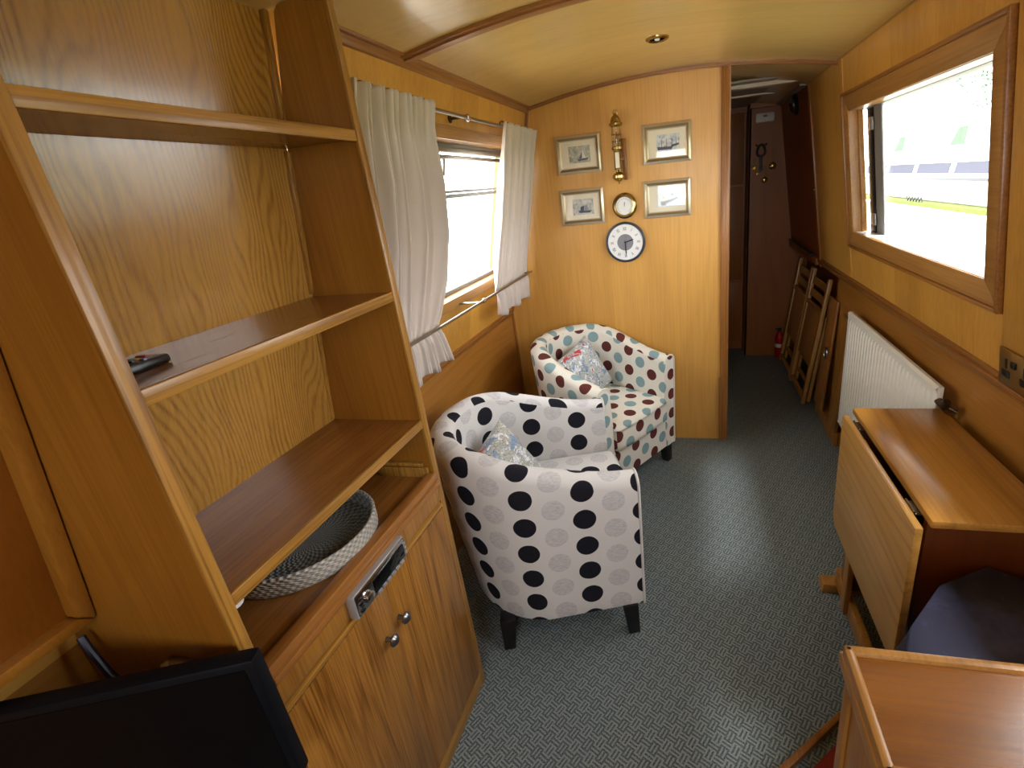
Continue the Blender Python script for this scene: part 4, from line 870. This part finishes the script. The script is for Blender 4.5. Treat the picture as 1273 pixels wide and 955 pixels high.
brass_drop(.468, 1.56, 1.485, .013, 'small horse brass hanging highest, left of the leather strap')
t = thing('bulkhead_light', 'round chrome light with black rim high on the corridor side wall', 'light', (RX(1.84), 3.57, 1.84))
ax = (-1, 0, -.13); c_ = (RX(1.84)-.006, 3.57, 1.84)
b = bm_new(); lathe(b, [(0, 0), (.060, 0), (.062, .010), (.055, .022), (.045, .024), (0, .024)], c_, ax, 36); obj('rim', b, 'black_plastic', t)
b = bm_new(); lathe(b, [(.044, .022), (.045, .030), (.035, .040), (.015, .046), (0, .047)], c_, ax, 36); obj('dome', b, 'chrome', t)
b = bm_new(); tube(b, [(.735, 3.33, .955), (.735, 4.05, .960)], .010, 12); tube(b, [(.735, 3.31, .955), (.735, 3.33, .955)], .012, 12); box(b, (.725, 3.40, .94), (.77, 3.42, .955)); box(b, (.725, 3.95, .94), (.77, 3.97, .955)); single('handrail', b, 'dark_metal', 'dark metal rail along the corridor wall above the folding chairs', 'rail', (.75, 3.7, .95))
b = bm_new(); box(b, (.745, 3.26, .90), (.86, 4.12, .94), .003); struct('trim_19', b, 'corridor_wood')
b = bm_new(); lathe(b, [(0, 0), (.010, 0), (.007, .008), (.010, .014), (0, .018)], (RX(1.346)-.010, 3.215, 1.346), (-1, 0, 0), 16); single('cupboard_catch', b, 'chrome', 'tiny metal catch halfway up the corner post by the corridor', 'catch', (RX(1.346)-.010, 3.215, 1.346))
def folding_chair(y0, label):
    W = .43; t = thing('folding_chair', label, 'chair', (.705, y0+W/2, 0), 0, 'folded wooden chairs leaning in the corridor')
    tilt = Matrix.Rotation(math.radians(7.6), 4, 'Y')
    def part(nm, fn, mat='chair_wood'):
        b = bm_new(); fn(b); bmesh.ops.transform(b, matrix=tilt, verts=b.verts); return obj(nm, b, mat, t, local=True)
    h = W/2
    for s in (-1, 1):
        part('back_upright', lambda b: box(b, (-.012, s*h-s*.034, .004), (.012, s*h, .835), .004))
        part('leg', lambda b: box(b, (.020, s*(h-.004)-s*.030, .02), (.042, s*(h-.004), .60), .006))
    part('bottom_rail', lambda b: box(b, (-.012, -h+.034, .030), (.010, h-.034, .058), .003))
    part('leg_rail', lambda b: box(b, (.022, -h+.036, .10), (.040, h-.036, .125), .003))
    for za in (.735, .655):
        def sl(b, za=za):
            n = 8
            for k in range(n):
                ya_ = -h+.03+(W-.06)*k/n; yb_ = -h+.03+(W-.06)*(k+1)/n; f = lambda y: .016*(1-(y/h)**2)
                hull8(b, [(f(ya_)-.006, ya_, za), (f(yb_)-.006, yb_, za), (f(yb_)+.006, yb_, za), (f(ya_)+.006, ya_, za), (f(ya_)-.006, ya_, za+.048), (f(yb_)-.006, yb_, za+.048), (f(yb_)+.006, yb_, za+.048), (f(ya_)+.006, ya_, za+.048)])
            bmesh.ops.remove_doubles(b, verts=b.verts, dist=1e-5)
        part('back_slat', sl)
    part('seat', lambda b: box(b, (-.004, -h+.040, .25), (.018, h-.040, .60), .004))
    part('seat_rail', lambda b: box(b, (-.012, -h+.034, .600), (.012, h-.034, .630), .003))
    return t
folding_chair(3.15, 'folded wooden chair leaning in the corridor, the nearer of two')
folding_chair(3.60, 'folded wooden chair leaning in the corridor, the farther of two')
t = thing('fire_extinguisher', 'small red fire extinguisher on the floor at the end of the corridor', 'extinguisher', (.70, 4.085, 0))
b = bm_new(); lathe(b, [(0, 0), (.030, 0), (.033, .006), (.033, .17), (.028, .195), (.014, .21), (.012, .225), (0, .225)], (.70, 4.085, 0)); obj('cylinder', b, 'red_enamel', t)
b = bm_new(); lathe(b, [(.0335, .09), (.0335, .12)], (.70, 4.085, 0)); obj('label_band', b, 'off_white', t)
b = bm_new(); box(b, (.688, 4.073, .222), (.712, 4.097, .24), .003); box(b, (.66, 4.079, .24), (.712, 4.091, .247), .002); box(b, (.668, 4.079, .228), (.70, 4.091, .233), .002); obj('valve_handle', b, 'black_plastic', t)
b = bm_new(); hull8(b, [(.752, 2.60, .088), (.752, 2.63, .088), (.768, 2.63, .088), (.768, 2.60, .088), (.775, 2.60, .74), (.775, 2.63, .74), (.791, 2.63, .74), (.791, 2.60, .74)], .002)
hull8(b, [(.752, 2.63, .088), (.752, 2.74, .088), (.766, 2.74, .088), (.766, 2.63, .088), (.775, 2.63, .73), (.775, 2.74, .73), (.789, 2.74, .73), (.789, 2.63, .73)], .002)
single('leaning_board', b, 'case_door', 'brown wooden board standing on the plinth between radiator and folding chairs', 'board', (.765, 2.72, .09))
t = thing('wooden_hatch_board', 'thin wooden board with metal ring handle beside the folding chairs', 'board', (.76, 2.95, .088))
b = bm_new(); hull8(b, [(.742, 2.87, .088), (.742, 3.04, .088), (.756, 3.04, .088), (.756, 2.87, .088), (.785, 2.87, .76), (.785, 3.04, .76), (.797, 3.04, .76), (.797, 2.87, .76)], .002); obj('board', b, 'trim_z', t)
b = bm_new(); tube(b, [(.752+.002*math.sin(a), 2.90+.028*math.cos(a), .45+.034*math.sin(a)) for a in [2*PI*k/20 for k in range(20)]], .0035, 6, closed=True); obj('ring_handle', b, 'steel', t)
# ================================================================ outside
def ground(name, x0, x1, z, mat, lab, cat):
    b = bm_new(); box(b, (x0, -40, z-.1), (x1, 60, z)); o = obj(name, b, mat); o['kind'] = 'structure'; return o
ground('trim_20', 1.25, 5.7, .10, 'water', '', ''); ground('trim_21', -40, -1.35, .20, 'path', '', ''); ground('trim_22', 5.7, 60, .26, 'grass', '', '')
t = thing('moored_boat', 'white cabin boat moored across the canal, seen through the right window', 'boat', (7.2, 14, .26))
b = bm_new(); hull8(b, [(6.0, 6, .26), (6.0, 22, .26), (8.4, 22, .26), (8.4, 6, .26), (5.8, 5.4, .86), (5.8, 22.6, .86), (8.6, 22.6, .86), (8.6, 5.4, .86)], .05); obj('hull', b, 'boat_white', t)
b = bm_new(); hull8(b, [(6.1, 7, .86), (6.1, 21, .86), (8.3, 21, .86), (8.3, 7, .86), (6.35, 7.4, 2.25), (6.35, 20.6, 2.25), (8.05, 20.6, 2.25), (8.05, 7.4, 2.25)], .05); obj('cabin', b, 'boat_white', t)
b = bm_new(); box(b, (5.75, 5.4, .80), (5.80, 22.6, .86)); obj('rubbing_strake', b, 'black_plastic', t)
for k in range(6):
    b = bm_new(); y = 8.0+2.1*k; hull8(b, [(6.09, y, .92), (6.09, y+1.8, .92), (6.15, y+1.8, .92), (6.15, y, .92), (6.135, y, 1.17), (6.135, y+1.8, 1.17), (6.19, y+1.8, 1.17), (6.19, y, 1.17)]); obj('window', b, 'boat_window', t)
for y in (14.0, 17.6):
    b = bm_new(); hull8(b, [(6.21, y, 1.55), (6.21, y+.7, 1.55), (6.27, y+.7, 1.55), (6.27, y, 1.55), (6.28, y+.1, 1.95), (6.28, y+.5, 1.95), (6.34, y+.5, 1.95), (6.34, y+.1, 1.95)]); obj('window', b, 'leaves', t)
for y in (10.2, 14.6):
    b = bm_new(); n = 12; tube(b, [(5.75, y+.09*k, .274+.10*(k % 2)) for k in range(n)], .014, 6); single('mooring_line', b, 'black_plastic', 'black zigzag mooring line at the canal edge, '+('nearer' if y < 12 else 'farther')+' of two seen through the window', 'mooring line', (5.75, y+.5, .26))
def tree(x, y, z, h, r, seedv, lab):
    t = thing('tree', lab, 'tree', (x, y, z), group='trees beyond the canal'); rnd = random.Random(seedv)
    b = bm_new(); tube(b, [(x, y, z), (x+.1, y, z+h*.5), (x, y+.2, z+h*.8)], [.22, .16, .08], 8); obj('trunk', b, 'bark', t)
    b = bm_new()
    for k in range(1500):
        d = Vector((rnd.gauss(0, 1), rnd.gauss(0, 1), rnd.gauss(0, .8))); d = d/max(d.length, .01)*r*rnd.random()**.4
        c = Vector((x, y, z+h))+d; a = Vector((rnd.gauss(0, 1), rnd.gauss(0, 1), rnd.gauss(0, 1))).normalized(); e = a.orthogonal().normalized(); s = rnd.uniform(.06, .14)
        b.faces.new([b.verts.new(c+a*s), b.verts.new(c+e*s*.5), b.verts.new(c-a*s), b.verts.new(c-e*s*.5)])
    obj('foliage', b, 'leaves', t)
tree(11.5, 19.5, .26, 5.2, 2.6, 4, 'leafy tree beyond the white boat at the upper right of the window')
tree(12.5, 25.5, .26, 4.4, 2.0, 9, 'smaller leafy tree beyond the white boat, farther along the bank')
